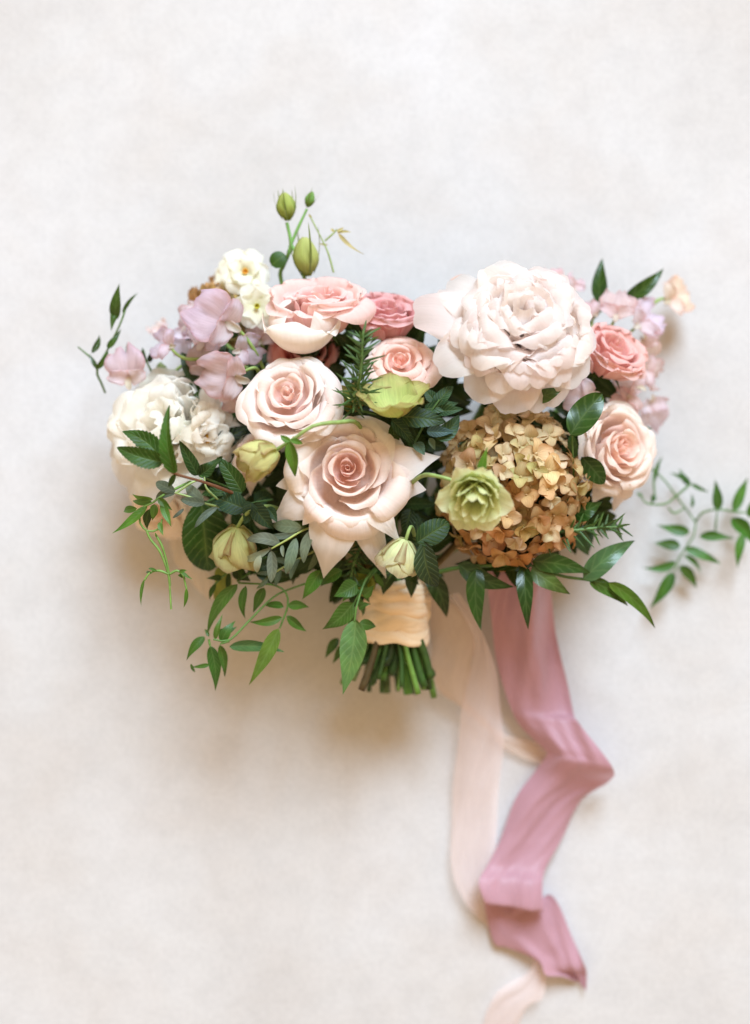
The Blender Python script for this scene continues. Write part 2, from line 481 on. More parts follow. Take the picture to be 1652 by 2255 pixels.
def leaf_mesh(name, L, W, shape='lance', bow=0.0, arch=0.06, fold=0.35, serr=0.0, nserr=14, wave=0.05, seed=0, nu=6, nv=16, curl=0.0):
    r = random.Random(seed)
    if serr: nv = nserr * 3
    t = np.linspace(0, 1, nv + 1)
    s = np.linspace(-1, 1, nu + 1)
    w = W * .5 * np.maximum(SHAPES[shape](t), 0.012)
    if serr:
        tooth = (t * nserr) % 1.0
        w = w * (1 + serr * (tooth - .5))
    cy = bow * L * 4 * t * (1 - t)
    cz = arch * L * 4 * t * (1 - t) + curl * L * t ** 3
    p = r.uniform(0, 6.28); k = r.uniform(5, 9)
    off = s[None, :] * w[:, None]
    X = L * t[:, None] + 0 * off
    if serr: X = X + .0
    Y = cy[:, None] + off * math.cos(fold)
    Z = cz[:, None] + np.abs(off) * math.sin(fold) + wave * W * np.sin(k * t + p)[:, None] * np.abs(s)[None, :] ** 1.5 * np.where(s > 0, 1, -.7)[None, :]
    V = np.stack([X, Y, Z], -1)
    UV = np.stack([np.broadcast_to((s[None, :] + 1) / 2, X.shape), np.broadcast_to(t[:, None], X.shape)], -1)
    return grid_mesh(name, V[:, ::-1], UV[:, ::-1])

SEED = [100]
def leaf(parent, A, B, W, color, mat=None, normal=(0, 0.15, 1), name='leaf', **kw):
    SEED[0] += 1
    L = (Vector(B) - Vector(A)).length
    r = random.Random(SEED[0])
    n = Vector(normal) + Vector((r.uniform(-.25, .25), r.uniform(-.25, .25), 0))
    me = leaf_mesh(name, L, W, seed=SEED[0], **kw)
    return link(name, me, mat or M_LEAF, parent, mw=leaf_matrix(A, B, n), color=jit(color, r, .24, .10))

def leaves_px(parent, rows, z, color, mat=None, dz=0.012, **kw):
    """rows: (base x, base y, tip x, tip y, full width) in drawing units"""
    for row in rows:
        bx, by, tx, ty, w = row[:5]
        opt = dict(kw)
        if len(row) > 5: opt.update(row[5])
        SEED[0] += 1
        r = random.Random(SEED[0] * 7)
        z0 = opt.pop('z0', z) ; z1 = opt.pop('z1', z0 + r.uniform(-dz, dz * .6))
        c = opt.pop('color', color); mt = opt.pop('mat', mat)
        w *= opt.pop('wk', 1.0)
        b = opt.pop('bow', r.uniform(-.09, .09))
        a = opt.pop('arch', r.uniform(-.02, .13))
        opt.setdefault('curl', r.uniform(-.14, .06))
        opt['wave'] = opt.get('wave', .05) * r.uniform(.6, 2.2)
        opt['fold'] = opt.get('fold', .35) * r.uniform(.4, 1.5)
        leaf(parent, P(bx, by, z0), P(tx, ty, z1), S(w, z0) * 1.04, c, mt, bow=b, arch=a, **opt)

G_DARK = C('#18320f'); G_MID = C('#284f18'); G_FRESH = C('#467a28'); G_TEAL = C('#234a30'); G_OLIVE = C('#6f7a34')
G_EUC = C('#64796b'); G_LIGHT = C('#7fae57'); G_STEM = C('#6a8a48')
NECK = Vector((P(858, 1300, 0.075)))

def stem_to_neck(root, base, d, radius, color=G_STEM):
    base = Vector(base); d = Vector(d).normalized()
    r = random.Random(int(base.x * 1e5) ^ int(base.y * 1e5))
    tgt = NECK + Vector((r.uniform(-.018, .018), 0, r.uniform(-.016, .016)))
    mid = base + Vector((-d.x * .012, -.004, -.8 * max(base.z - .05, .005)))
    tube('stem', [base + d * .004, mid, mid.lerp(tgt, .5) + Vector((0, 0, -.004)), tgt], radius, radius * 1.1, M_STEM, root, color, n=14, sides=6)

# ------------------------------------------------------------------ roses
def rose(name, label, c, d, R, colors, outer, n=20, seed=1, spin=0, mat=None, group='roses of the bouquet', hgt=1.0, tight=.9, half=(1.45, .95), flare=1.0, cat='rose', sepals=True):
    mat = mat or M_ROSE
    px, py, z = c
    r = random.Random(seed)
    R = S(R, z)
    d = Vector(d).normalized()
    base = P(px, py, z) - d * R * .62 * hgt
    root = thing(name, label, cat, base, group, d, spin)
    inner, outerc = colors
    rings = [(.06, 2), (.17, 3), (.36, 4), (.58, 4), (.80, 5), (1.0, 5)]
    if n < 12: rings = [(.14, 3), (.40, 4), (.70, 5), (1.0, 5)]
    elif n < 17: rings = [(.10, 2), (.27, 3), (.52, 4), (.78, 5), (1.0, 5)]
    oa = r.uniform(0, 6.28); ox, oy = math.cos(oa) * R * .13, math.sin(oa) * R * .13
    for q, (fr, cnt) in enumerate(rings):
        a0 = q * 47 + r.uniform(0, 90)
        for k in range(cnt):
            f = max(.06, fr * (1 + .09 * (k / cnt - .5)))
            fl = flare * min(1, max(0, (f - .12) / .5))
            inn = max(0, 1 - q / 1.6)
            Rk = R * f * r.uniform(.91, 1.09)
            Hk = R * hgt * (.96 + .05 * math.sin(f * 4.5) - .24 * f ** 2) * r.uniform(.94, 1.05)
            b0 = Hk * (.14 + .66 * max(1 - f, 0) ** 1.3)
            lip = R * .062 * fl * r.uniform(.5, 1.9)
            prof = [(.03 * R, b0 * .5), (Rk * .74, b0), (Rk * .96, Hk * .70), (Rk * 1.0, Hk * .90), (Rk * (1.02 - .12 * inn) + lip * .35, Hk * (.985 + .02 * inn)), (Rk * (1.04 - .25 * inn) + lip * 1.0, Hk * (1.0 + .04 * inn)), (Rk * (1.06 - .33 * inn) + lip * 1.75, Hk * (1.0 + .05 * inn) - lip * .35), (Rk * (1.07 - .36 * inn) + lip * 2.1, Hk * (1.0 + .05 * inn) - lip * .9)]
            ang = (1.75 - .80 * f ** .8) * r.uniform(.9, 1.12) * (4.6 / (cnt + .6) if cnt > 4 else 1)
            W = Rk * ang
            po = add_petal(root, a0 + k * 360 / cnt + r.uniform(-14, 14), prof, W, Rk * 4, r.random(), mat,
                      jit(mixc(inner, outerc, f ** .7), r, .035, .012), top=(r.uniform(.16, .30), 2.6), ruffle=.045 + .030 * f, freq=2.8, jag=.04,
                      wpts=((0, .55), (.45, .95), (.8, 1), (1, .90)), tip=r.choice((-.035, .0, .04)), skew=r.uniform(-.4, .4), nu=22, nv=18, rev=(ang, r.choice((.09, .15, .20)) + .16 * max(1 - f, 0) ** 2))
            po.matrix_basis = Matrix.Translation((ox * (1 - f), oy * (1 - f), 0)) @ Matrix.Rotation(r.uniform(-.06, .06), 4, 'X') @ po.matrix_basis
    for q in outer:
        az, reach, hw, point, drop = q[:5]
        lift = q[5] if len(q) > 5 else .42
        rl = q[6] if len(q) > 6 else .45
        h0 = R * hgt
        prof = [(.06 * R, 0), (.62 * R, .06 * h0), (1.02 * R, lift * h0), (mixc((1.05 * R,), (reach * R,), .5)[0], lift * h0 * 1.12 - drop * .25 * R), (reach * R * .86, lift * h0 - drop * .55 * R), (reach * R, lift * h0 - drop * R)]
        if point < .45 and reach > 1.4:     # rounded petals roll back at the rim
            prof = prof[:4] + [(reach * R * .93, lift * h0 * 1.05 - drop * .4 * R), (reach * R, lift * h0 * .92 - drop * .6 * R), (reach * R * .99, lift * h0 * .72 - drop * .9 * R)]
        add_petal(root, az - spin, prof, hw * R, 4 * R, r.random(), mat, jit(outerc, r, .03, .012),
                  top=((.34 + .28 * point, 1.35 - .65 * point) if point > .45 else (r.uniform(.22, .38), -2.1)), roll=rl * .35, roll0=.35, ruffle=.035, freq=3.0, jag=.014,
                  wpts=((0, .5), (.4, .95), (.75, 1), (1, .95)), tip=.045 * point, nu=26, nv=18, rev=(.80 * hw, r.choice((-.09, .09))))
    if sepals:
        for k in range(5):
            a = k * 72 + 20
            leafm = leaf_mesh('sepal', R * .9, R * .26, 'lance', arch=.12, fold=.3, seed=k)
            mm = Matrix.Rotation(math.radians(a), 4, 'Z') @ Matrix.Translation((.05 * R, 0, -.03 * R)) @ Matrix.Rotation(math.radians(8), 4, 'Y')
            link('sepal', leafm, M_LEAF, root, local=mm, color=G_MID)
    stem_to_neck(root, base, d, .0028)
    return root

BL_IN = C('#fadfd2'); BL_OUT = C('#fdf1e8')
# the big open rose at the front
rose('rose', 'largest blush rose, fully open with pointed outer petals, front centre', (766, 1044, .155), (.0, .10, 1), 95, (C('#fcd3c6'), C('#fff0ea')),
     [(12, 2.12, 1.0, 1.0, .30, .55, .6), (52, 1.52, .9, .1, .15, .56), (92, 1.36, 1.0, .1, .05, .70), (125, 1.50, .9, .1, .15, .60), (165, 1.46, .85, .2, .1, .70), (188, 1.66, .7, .6, .25, .56),
      (210, 2.08, .85, 1.0, .50, .48, .6), (256, 2.36, .88, 1.0, .75, .42, .6), (291, 2.45, .46, 1.0, 1.0, .28, .5), (228, 1.52, .72, .55, .3, .74), (268, 1.50, .85, .1, .32, .62), (308, 1.95, .72, 1.0, .30, .62, .6), (330, 1.50, .62, .1, .2, .78), (350, 1.80, .75, .6, .35, .60)],
     n=21, seed=13, tight=.95)
# left tips of the same variety, a rose turned away below the bud
rose('rose', 'blush rose half hidden under the nodding green bud, only pointed petals showing', (565, 1010, .115), (-.3, .1, .9), 42, (BL_IN, C('#f9e6da')),
     [(150, 1.9, .9, .9, .3, .4), (185, 1.85, .7, 1.0, .4, .4), (250, 1.9, .7, .9, .5, .4), (232, 1.6, .6, .6, .5, .4), (60, 1.5, .9, .3, .2), (110, 1.5, .9, .3, .2)], n=9, seed=12)
rose('rose', 'blush rose tilted up behind the nodding green bud', (632, 878, .155), (-.13, .36, .92), 84, (C('#fbdad0'), C('#fef0eb')),
     [(20, 1.42, 1.0, .25, .1, .6), (50, 1.35, 1.0, .2, .05, .6), (95, 1.2, 1.1, .1, .05, .6), (140, 1.22, 1.0, .15, .1, .55), (178, 1.34, .9, .5, .15, .5), (215, 1.25, .9, .3, .2, .55), (250, 1.22, .95, .3, .25, .55), (285, 1.25, .95, .35, .25, .55), (318, 1.38, .9, .3, .2, .55), (345, 1.48, .9, .3, .15, .55)],
     n=18, seed=21, flare=1.35, hgt=.92)
rose('rose', 'pale pink garden rose at the top, side on with a big curled cream petal', (700, 672, .125), (.02, .90, .42), 84, (C('#f6c2be'), C('#fadad5')),
     [(-25, 1.5, 1.0, .3, .1, .7), (25, 1.35, 1.0, .2, .0, .85), (70, 1.25, 1.0, .2, .0, .9), (115, 1.25, 1.0, .2, .0, .9), (160, 1.35, 1.0, .2, .0, .85), (205, 1.4, 1.0, .2, .1, .7),
      (300, 1.25, 1.0, .1, .1, .85, .2)], n=16, seed=31, hgt=1.1)
CURL = thing('rose', 'cream rose with one big cupped petal below the pale pink garden rose', 'rose', P(672, 742, .125), 'roses of the bouquet', (-.05, .75, .65))
_r = random.Random(5)
_R = S(108)
for _az, _rc, _hw, _lf, _dr in ((264, 1.0, 1.35, .62, .34), (205, .86, .6, .55, .3), (322, .86, .7, .6, .25), (30, .7, .8, .6, .0), (150, .7, .8, .6, .0), (90, .6, .8, .6, 0)):
    _pf = [(.05 * _R, -.1 * _R), (.5 * _R * _rc, -.02 * _R), (.8 * _R * _rc, _lf * .55 * _R), (.78 * _R * _rc, _lf * 1.0 * _R), (.62 * _R * _rc, (_lf * 1.2) * _R), (.45 * _R * _rc, (_lf * 1.22) * _R)]
    add_petal(CURL, _az, _pf, _hw * _R * .95, .8 * _R, _r.random(), M_ROSE, jit(C('#fff5f0'), _r, .02, .01), top=(.25, 2.2), ruffle=.06, freq=3, jag=.03, nu=26, nv=20, wpts=((0, .35), (.45, 1), (.75, .95), (1, .8)), tip=.05)
stem_to_neck(CURL, P(672, 745, .10), (0, .7, .7), .0028)
rose('rose', 'dusky pink rose tucked between the pale garden rose and the big peony', (850, 695, .105), (.08, .84, .50), 62, (C('#e9b0b4'), C('#eebfc0')),
     [(200, 1.3, 1.0, .2, .1, .85), (250, 1.25, 1.1, .2, .1, .85), (300, 1.3, 1.1, .2, .1, .85), (345, 1.35, .9, .3, .1, .8), (30, 1.2, 1, .2, 0, .9), (90, 1.15, 1, .1, 0, .9), (150, 1.2, 1, .1, 0, .9)], n=10, seed=41, mat=M_CORAL, hgt=1.15)
rose('rose', 'salmon rose in shade under the curled cream petal', (668, 770, .09), (0, .35, .9), 60, (C('#e0938c'), C('#e8a69e')),
     [(k * 60 + 10, 1.35, 1.0, .2, .15, .5) for k in range(6)], n=12, seed=51, mat=M_CORAL)
rose('rose', 'peach rose half hidden behind the rosemary tip and the peony', (886, 800, .13), (.05, .45, .85), 60, (C('#f7c8ba'), C('#fbe3d9')),
     [(k * 60 + 25, 1.35, 1.0, .25, .15, .55) for k in range(6)], n=13, seed=61, flare=1.6, hgt=.85)
rose('rose', 'coral pink rose right of the big peony, seen from the side', (1352, 775, .10), (.36, .66, .62), 66, (C('#f0bcb6'), C('#f5d0ca')),
     [(200, 1.2, 1.1, .1, .1, .8), (250, 1.2, 1.2, .1, .15, .75), (305, 1.25, 1.1, .2, .15, .7), (350, 1.35, .9, .4, .2, .6), (40, 1.2, 1, .2, 0, .8), (95, 1.1, 1, .2, 0, .8), (150, 1.1, 1, .2, 0, .8)], n=12, seed=71, mat=M_CORAL, hgt=1.15)
rose('rose', 'pale peach rose beyond the hydrangea on the right, facing the right edge', (1366, 988, .105), (.52, .12, .82), 82, (C('#f9cebe'), C('#fdeee6')),
     [(30, 1.25, 1.0, .2, .1, .6), (75, 1.35, 1.05, .2, .1, .6), (120, 1.4, 1.0, .2, .2, .5), (165, 1.3, 1.2, .3, .2, .62), (210, 1.35, 1.2, .3, .25, .62), (250, 1.5, .95, .5, .35, .5), (285, 1.6, .9, .8, .5, .4), (325, 1.3, 1.0, .2, .1, .6)],
     n=17, seed=81, flare=.7, hgt=1.2)
rose('rosebud', 'small blurred peach rosebud peeking over the top left of the big peony', (1014, 618, .06), (-.2, .8, .5), 20, (C('#f0b892'), C('#f2c5a6')), [(k * 90, 1.15, 1.0, .2, .1, .7) for k in range(4)], n=7, seed=91, cat='rosebud')

# ------------------------------------------------------------------ peonies
def peony(label, c, d, R, colr, guards, n=60, seed=5, spin=0, gap=None, group='peonies of the bouquet'):
    px, py, z = c
    r = random.Random(seed)
    R = S(R, z)
    d = Vector(d).normalized()
    base = P(px, py, z) - d * R * .55
    root = thing('peony', label, 'peony', base, group, d, spin)
    for k in range(n):
        f = (k + .5) / n
        rad = R * (.02 + .90 * f ** .66) * r.uniform(.92, 1.06)
        az = k * 137.5 + r.uniform(-25, 25)
        if gap and f > .3 and abs((az - gap + 180) % 360 - 180) < 20 and r.random() < .75:
            continue
        top = R * (1.06 * math.sqrt(max(1 - (rad / R / 1.06) ** 2 * .80, .04))) * r.uniform(.95, 1.05)
        sh = r.random()
        if sh < .58:      # laid back over the dome, broad face showing
            ex = r.uniform(.14, .30)
            prof = [(.05 * R, .05 * R), (rad * .45, top * .45), (rad * .80, top * .84), (rad * 1.0 + .02 * R, top * 1.0), (rad + ex * .6 * R, top * .97), (rad + ex * R, top * (.90 - .10 * f))]
        else:             # standing, ruffled
            out = r.uniform(-.18, .10)
            prof = [(.05 * R, .05 * R), (rad * .55, top * .40), (rad * .92, top * .72), (rad * 1.0, top * .94), (rad * 1.0 + out * R, top * 1.06)]
        add_petal(root, az, prof, R * (.32 + .26 * f) * r.uniform(.8, 1.25), R * r.uniform(.7, 1.6), r.random(), M_PEONY, jit(colr, r, .02, .01),
                  top=(r.uniform(.32, .5), -2.2), ruffle=r.uniform(.05, .09) + (.05 if sh > .58 else 0), freq=3.2 + 1.2 * (sh > .58), jag=.028, roll=r.uniform(-.05, .10), drape=(r.uniform(.3, 1.1) if sh < .58 else .3),
                  wpts=((0, .25), (.45, .85), (.75, 1), (1, .92)), nu=20, nv=15, tip=r.uniform(-.10, .0), skew=r.uniform(-.6, .6))
    for q in guards:
        az, reach, hw, drop, lift = q[:5]
        rl = q[5] if len(q) > 5 else .1
        prof = [(.05 * R, 0), (.5 * R, .05 * R), (.9 * R, lift * R * .7), (reach * R * .8, lift * R - drop * R * .3), (reach * R, lift * R - drop * R)]
        add_petal(root, az - spin, prof, hw * R, .85 * R, r.random(), M_PEONY, jit(colr, r, .03, .012), top=(.45, -2.2), ruffle=.075, freq=3.2, jag=.025, roll=rl, drape=.5,
                  wpts=((0, .3), (.5, .9), (.75, 1), (1, .92)), nu=18, nv=14, tip=r.uniform(-.06, .02))
    st = []
    for k in range(26):
        a = r.uniform(0, 6.28); rr = r.uniform(.1, .45) * R
        p0 = Vector((math.cos(a) * rr * .3, math.sin(a) * rr * .3, .1 * R)); p1 = Vector((math.cos(a) * rr, math.sin(a) * rr, R * r.uniform(.35, .55)))
        o = link('stamen', tube_mesh('stamen', [p0, p1], .0006, .0016, n=6, sides=5, cap=True), M_POLLEN, root, local=Matrix(), color=C('#dfae4a'))
    stem_to_neck(root, base, d, .0032)
    return root

peony('huge white blush peony with ruffled petals above the tan hydrangea', (1150, 716, .145), (.02, .40, .9), 136, C('#fdf1ee'),
      [(172, 1.80, .52, .15, .60, .2), (208, 1.58, .50, .10, .50, -.1), (150, 1.5, .5, .1, .6), (238, 1.42, .50, .25, .42), (262, 1.42, .52, .3, .42), (288, 1.40, .55, .3, .4), (318, 1.32, .55, .2, .45), (345, 1.22, .55, .1, .5),
       (20, 1.15, .55, .0, .6), (60, 1.15, .55, .0, .65), (110, 1.2, .55, .0, .65),
       (225, 1.22, .42, .16, .66), (250, 1.26, .40, .2, .62), (275, 1.20, .44, .16, .66), (300, 1.24, .42, .16, .66), (330, 1.20, .44, .12, .68), (0, 1.12, .42, .05, .72), (195, 1.22, .42, .1, .7),
       (240, 1.05, .36, .12, .86), (268, 1.02, .38, .14, .84), (296, 1.06, .36, .12, .86), (322, 1.02, .38, .1, .88), (212, 1.05, .36, .08, .88)], n=52, seed=6)
peony('creamy white peony at the left behind the serrated mint leaves', (366, 938, .10), (-.26, .28, .9), 124, C('#fcf8f2'),
      [(150, 1.2, .55, .2, .5), (190, 1.25, .55, .25, .45), (225, 1.35, .55, .35, .4), (255, 1.35, .55, .35, .4), (290, 1.25, .55, .2, .45), (100, 1.15, .55, .1, .6), (60, 1.15, .5, .1, .6), (20, 1.15, .5, .1, .6), (330, 1.25, .5, .2, .5)], n=26, seed=8)
peony('small ivory peony nestled against the right side of the creamy one', (455, 955, .115), (.35, -.05, .9), 58, C('#fbf5ec'),
      [(0, 1.5, .55, .2, .5), (45, 1.25, .55, .1, .55), (90, 1.25, .55, .1, .6), (180, 1.2, .55, .1, .5), (225, 1.3, .55, .2, .5), (270, 1.35, .55, .2, .5), (315, 1.4, .55, .25, .5)], n=14, seed=18)
# loose pale petals hanging low behind the left peony
rose('rose', 'cream rose hanging low and blurred below the creamy peony', (345, 1120, .05), (-.45, -.45, .75), 62, (C('#fae6d2'), C('#fcf0e2')),
     [(200, 1.4, .9, .6, .3), (235, 1.9, .7, .9, .4), (270, 1.6, .8, .6, .3), (300, 1.5, .8, .4, .3), (150, 1.3, 1, .2, .2), (340, 1.5, 1, .2, .2)], n=9, seed=97, flare=1.5)

# ------------------------------------------------------------------ sweet peas
def sweet_pea(label, c, d, spin, R, colr, seed, stem=None, wing=None):
    px, py, z = c
    r = random.Random(seed)
    R = S(R, z)
    d = Vector(d).normalized()
    base = P(px, py, z) - d * R * .2
    root = thing('sweet_pea', label, 'sweet pea', base, 'sweet peas of the bouquet', d, spin)
    wing = wing or mixc(colr, C('#f2e6ea'), .5)
    banner = [(0, 0), (.35 * R, .12 * R), (.75 * R, .10 * R), (1.1 * R, -.08 * R), (1.3 * R, -.30 * R)]
    add_petal(root, 90, banner, .95 * R, 1.6 * R, r.random(), M_PEA, jit(colr, r), name='banner_petal', top=(.40, -2.2), tip=-.14, ruffle=.20, freq=6.0, jag=.05, roll=.30, roll0=.2, crease=.16,
              wpts=((0, .25), (.4, .9), (.7, 1.05), (1, .8)), nu=18, nv=14)
    for sgn in (-1, 1):
        wp = [(0, .02 * R), (.3 * R, .25 * R), (.6 * R, .38 * R), (.85 * R, .30 * R)]
        add_petal(root, 90 + sgn * 75 + r.uniform(-12, 12), wp, .42 * R, .5 * R, r.random(), M_PEA, jit(wing, r), name='wing_petal', top=(.45, -2.2), ruffle=.20, freq=6.0, jag=.05, crease=.1, skew=sgn * .5)
    add_petal(root, 268, [(0, .05 * R), (.25 * R, .25 * R), (.5 * R, .32 * R)], .22 * R, .16 * R, r.random(), M_PEA, jit(mixc(wing, C('#dfe2b0'), .4), r), name='keel_petal')
    for k in range(5):
        mm = Matrix.Rotation(math.radians(k * 72), 4, 'Z') @ Matrix.Translation((.02 * R, 0, -.06 * R)) @ Matrix.Rotation(math.radians(-10), 4, 'Y')
        link('sepal', leaf_mesh('sepal', R * .34, R * .15, 'lance', seed=k, nv=8, nu=4), M_LEAF, root, local=mm, color=C('#8f7a35'))
    if stem:
        tube('stem', [base] + [P(*q) for q in stem], .0014, .0016, M_STEM, root, C('#8aa35a'), n=18, sides=6)
    return root

MAUVE = C('#e0d2e4'); LILAC = C('#dcd6ee'); PINKM = C('#eed4d8')
sweet_pea('uppermost mauve sweet pea on the left, seen from behind with orange calyx', (500, 712, .125), (.35, -.3, .8), 60, 68, MAUVE, 1, [(528, 728, .118), (562, 774, .11), (582, 815, .10)])
sweet_pea('lilac sweet pea in the middle of the left cluster', (448, 752, .11), (-.1, -.2, .9), -30, 48, LILAC, 2, [(480, 800, .09), (560, 860, .08)])
sweet_pea('small mauve sweet pea at the left end of its curved green stem', (372, 760, .10), (-.4, .1, .8), 70, 42, MAUVE, 3, [(384, 775, .105), (410, 790, .105), (465, 792, .10), (545, 810, .09)])
sweet_pea('mauve sweet pea just left of the salmon rose, half folded', (530, 772, .115), (.2, -.2, .9), -80, 40, MAUVE, 4, [(570, 800, .10)])
sweet_pea('pale mauve sweet pea with a broad banner above the ivory rose', (520, 832, .13), (.25, -.4, .8), 75, 62, C('#e8d6e2'), 5, [(560, 810, .125), (575, 830, .11), (590, 850, .1)])
sweet_pea('pink edged sweet pea just below the broad mauve one, left of the tilted rose', (522, 872, .12), (.1, -.5, .8), 130, 38, PINKM, 6, [(560, 860, .10)])
sweet_pea('farthest left sweet pea, mauve and blurred beside the dark leafy tip', (282, 832, .095), (-.1, -.3, .9), 10, 52, C('#e6d4de'), 7, [(310, 840, .08), (365, 830, .08), (420, 790, .085)])
sweet_pea('faint pink sweet pea petals blurred at the outer left of the cluster', (352, 728, .05), (-.2, .4, .8), 30, 26, C('#f3e0e0'), 8)
sweet_pea('mauve sweet pea above the coral rose, below the two dark leaves', (1358, 690, .075), (-.1, .2, .9), -10, 46, C('#ebd0d8'), 9, [(1345, 720, .07), (1300, 780, .06)])
sweet_pea('lilac sweet pea right of the mauve one above the coral rose', (1412, 712, .065), (.3, .1, .9), -55, 52, C('#e8dcec'), 10, [(1380, 740, .06), (1320, 800, .06)])
sweet_pea('pale cream sweet pea beside the coral rose on the right', (1420, 752, .06), (.4, -.3, .8), 200, 40, C('#ece0d8'), 11)
sweet_pea('outermost pale peach sweet pea at the upper right, strongly blurred', (1478, 660, .035), (.3, .1, .9), -60, 48, C('#f3e0cc'), 12, [(1452, 660, .04), (1400, 700, .05)])
sweet_pea('pink sweet pea below the coral rose, folded', (1385, 876, .08), (.3, .2, .8), 150, 42, C('#efcaca'), 13, [(1370, 860, .07), (1320, 850, .06)])
sweet_pea('violet tinged sweet pea low on the right, blurred, outside the pink one', (1436, 890, .045), (.4, -.1, .85), 190, 46, C('#e6d8e8'), 14)
sweet_pea('pink sweet pea peeking over the upper right rim of the peony', (1222, 610, .06), (.1, .5, .8), 10, 26, C('#efd0d3'), 15)
sweet_pea('slim mauve sweet pea upright right of the peony rim', (1266, 632, .055), (.4, .3, .8), -20, 28, C('#e8cfd8'), 16)
sweet_pea('white and pink striped sweet pea between peony and peach rose', (1300, 870, .11), (.2, .1, .9), 100, 44, C('#f6e4e9'), 17)

sweet_pea('pale lilac sweet pea between the uppermost mauve one and the narcissus', (440, 690, .09), (-.3, .3, .85), 120, 46, C('#e6dcec'), 21, [(500, 760, .08), (570, 820, .07)])
sweet_pea('mauve sweet pea low in the left cluster, above the cream peony', (455, 812, .10), (-.1, -.45, .85), 15, 44, C('#e2ccd8'), 22, [(520, 830, .09), (580, 860, .08)])
sweet_pea('faded pink sweet pea deep in the left cluster beside the brown hydrangea', (575, 745, .085), (.2, .2, .9), -20, 42, C('#ecd6da'), 23, [(590, 800, .08)])
sweet_pea('lilac sweet pea at the left of the cluster, turned away', (405, 735, .085), (-.5, .2, .8), 160, 38, C('#e0d6ea'), 24, [(470, 790, .08)])
sweet_pea('small pink sweet pea between the two dark upright leaves and the peony', (1305, 690, .06), (-.2, .5, .8), 40, 36, C('#efd4da'), 25, [(1300, 760, .06)])
sweet_pea('pale pink sweet pea at the right below the lilac one, beside the coral rose', (1425, 815, .055), (.5, .0, .8), -110, 42, C('#efd9dd'), 26, [(1380, 850, .06)])
sweet_pea('white tinged sweet pea above the peach rose on the right', (1405, 850, .075), (.3, .3, .85), 60, 40, C('#f3e6ea'), 27, [(1370, 880, .07)])

# ------------------------------------------------------------------ narcissus
def narcissus(label, c, d, R, seed, eye, n=8, spin=0):
    px, py, z = c
    r = random.Random(seed)
    R = S(R, z)
    d = Vector(d).normalized()
    base = P(px, py, z) - d * R * .15
    root = thing('narcissus', label, 'narcissus', base, 'cream narcissus of the bouquet', d, spin)
    for k in range(n):
        inn = k >= 6
        reach = (1.0 if not inn else .6) * R
        prof = [(.06 * R, 0), (.4 * reach, .08 * R + .12 * R * inn), (.8 * reach, .10 * R + .22 * R * inn), (reach, .02 * R + .25 * R * inn)]
        add_petal(root, k * 60 + 27 * inn + r.uniform(-8, 8), prof, (.52 if not inn else .36) * R, 1.0 * R, r.random(), M_NARC, jit(C('#fbfaf0'), r, .03, .01), top=(.5, -2.2), ruffle=.08, jag=.04,
                  wpts=((0, .35), (.5, 1), (1, .85)), nu=12, nv=10)
    th = np.linspace(0, 2 * np.pi, 15)[:-1]
    rows = []
    for rr, zz in ((.02, .06), (.07, .08), (.10, .15), (.125, .20), (.09, .17)):
        rows.append(np.stack([rr * R * np.cos(th), rr * R * np.sin(th), (zz + .012 * np.sin(th * 5)) * R], -1))
    link('corona', grid_mesh('corona', np.array(rows), closed=True), M_POLLEN, root, local=Matrix(), color=eye)
    tube('stem', [base, base - d * .03, NECK.lerp(base, .5) - Vector((0, 0, .02)), NECK], .0018, .002, M_STEM, root, G_STEM, n=12, sides=6)
    return root
narcissus('double cream narcissus with orange eye at the upper left', (540, 598, .085), (.15, .1, .95), 56, 1, C('#e2a53a'), n=11)
narcissus('single cream narcissus with yellow green eye against the pink garden rose', (566, 674, .10), (.15, -.15, .95), 52, 2, C('#c9c23a'), n=6)
narcissus('cream narcissus turned to the left, no eye visible, beside the double one', (497, 598, .07), (-.65, .3, .6), 48, 3, C('#dcc860'), n=8)
narcissus('cream narcissus between the orange eyed and the yellow eyed ones', (520, 640, .08), (-.3, .0, .9), 46, 4, C('#dcc860'), n=8)
narcissus('topmost cream narcissus, blurred, facing up', (530, 562, .06), (0, .9, .4), 40, 5, C('#dcc860'), n=6)

# ------------------------------------------------------------------ hydrangeas
def floret_petal_mesh(seed):
    prof = [(.0004, 0), (.003, .0010), (.0065, .0014), (.0098, .0004)]
    return petal_mesh('petal', prof, .0052, .009, seed, wpts=((0, .22), (.30, .85), (.60, 1), (1, .66)), top=(.30, 2.3), ruffle=.08, freq=3, nu=6, nv=6, jag=.02)
FP = [floret_petal_mesh(k) for k in range(7)]
EYE = None
def eye_mesh():
    th = np.linspace(0, 2 * np.pi, 8)[:-1]
    rows = [np.stack([a * np.cos(th), a * np.sin(th), 0 * th + z], -1) for a, z in ((.0003, -.001), (.0010, 0), (.0011, .0008), (.0002, .0015))]
    return grid_mesh('eye', np.array(rows), closed=True)
EYE = eye_mesh()
FP_ONE = None

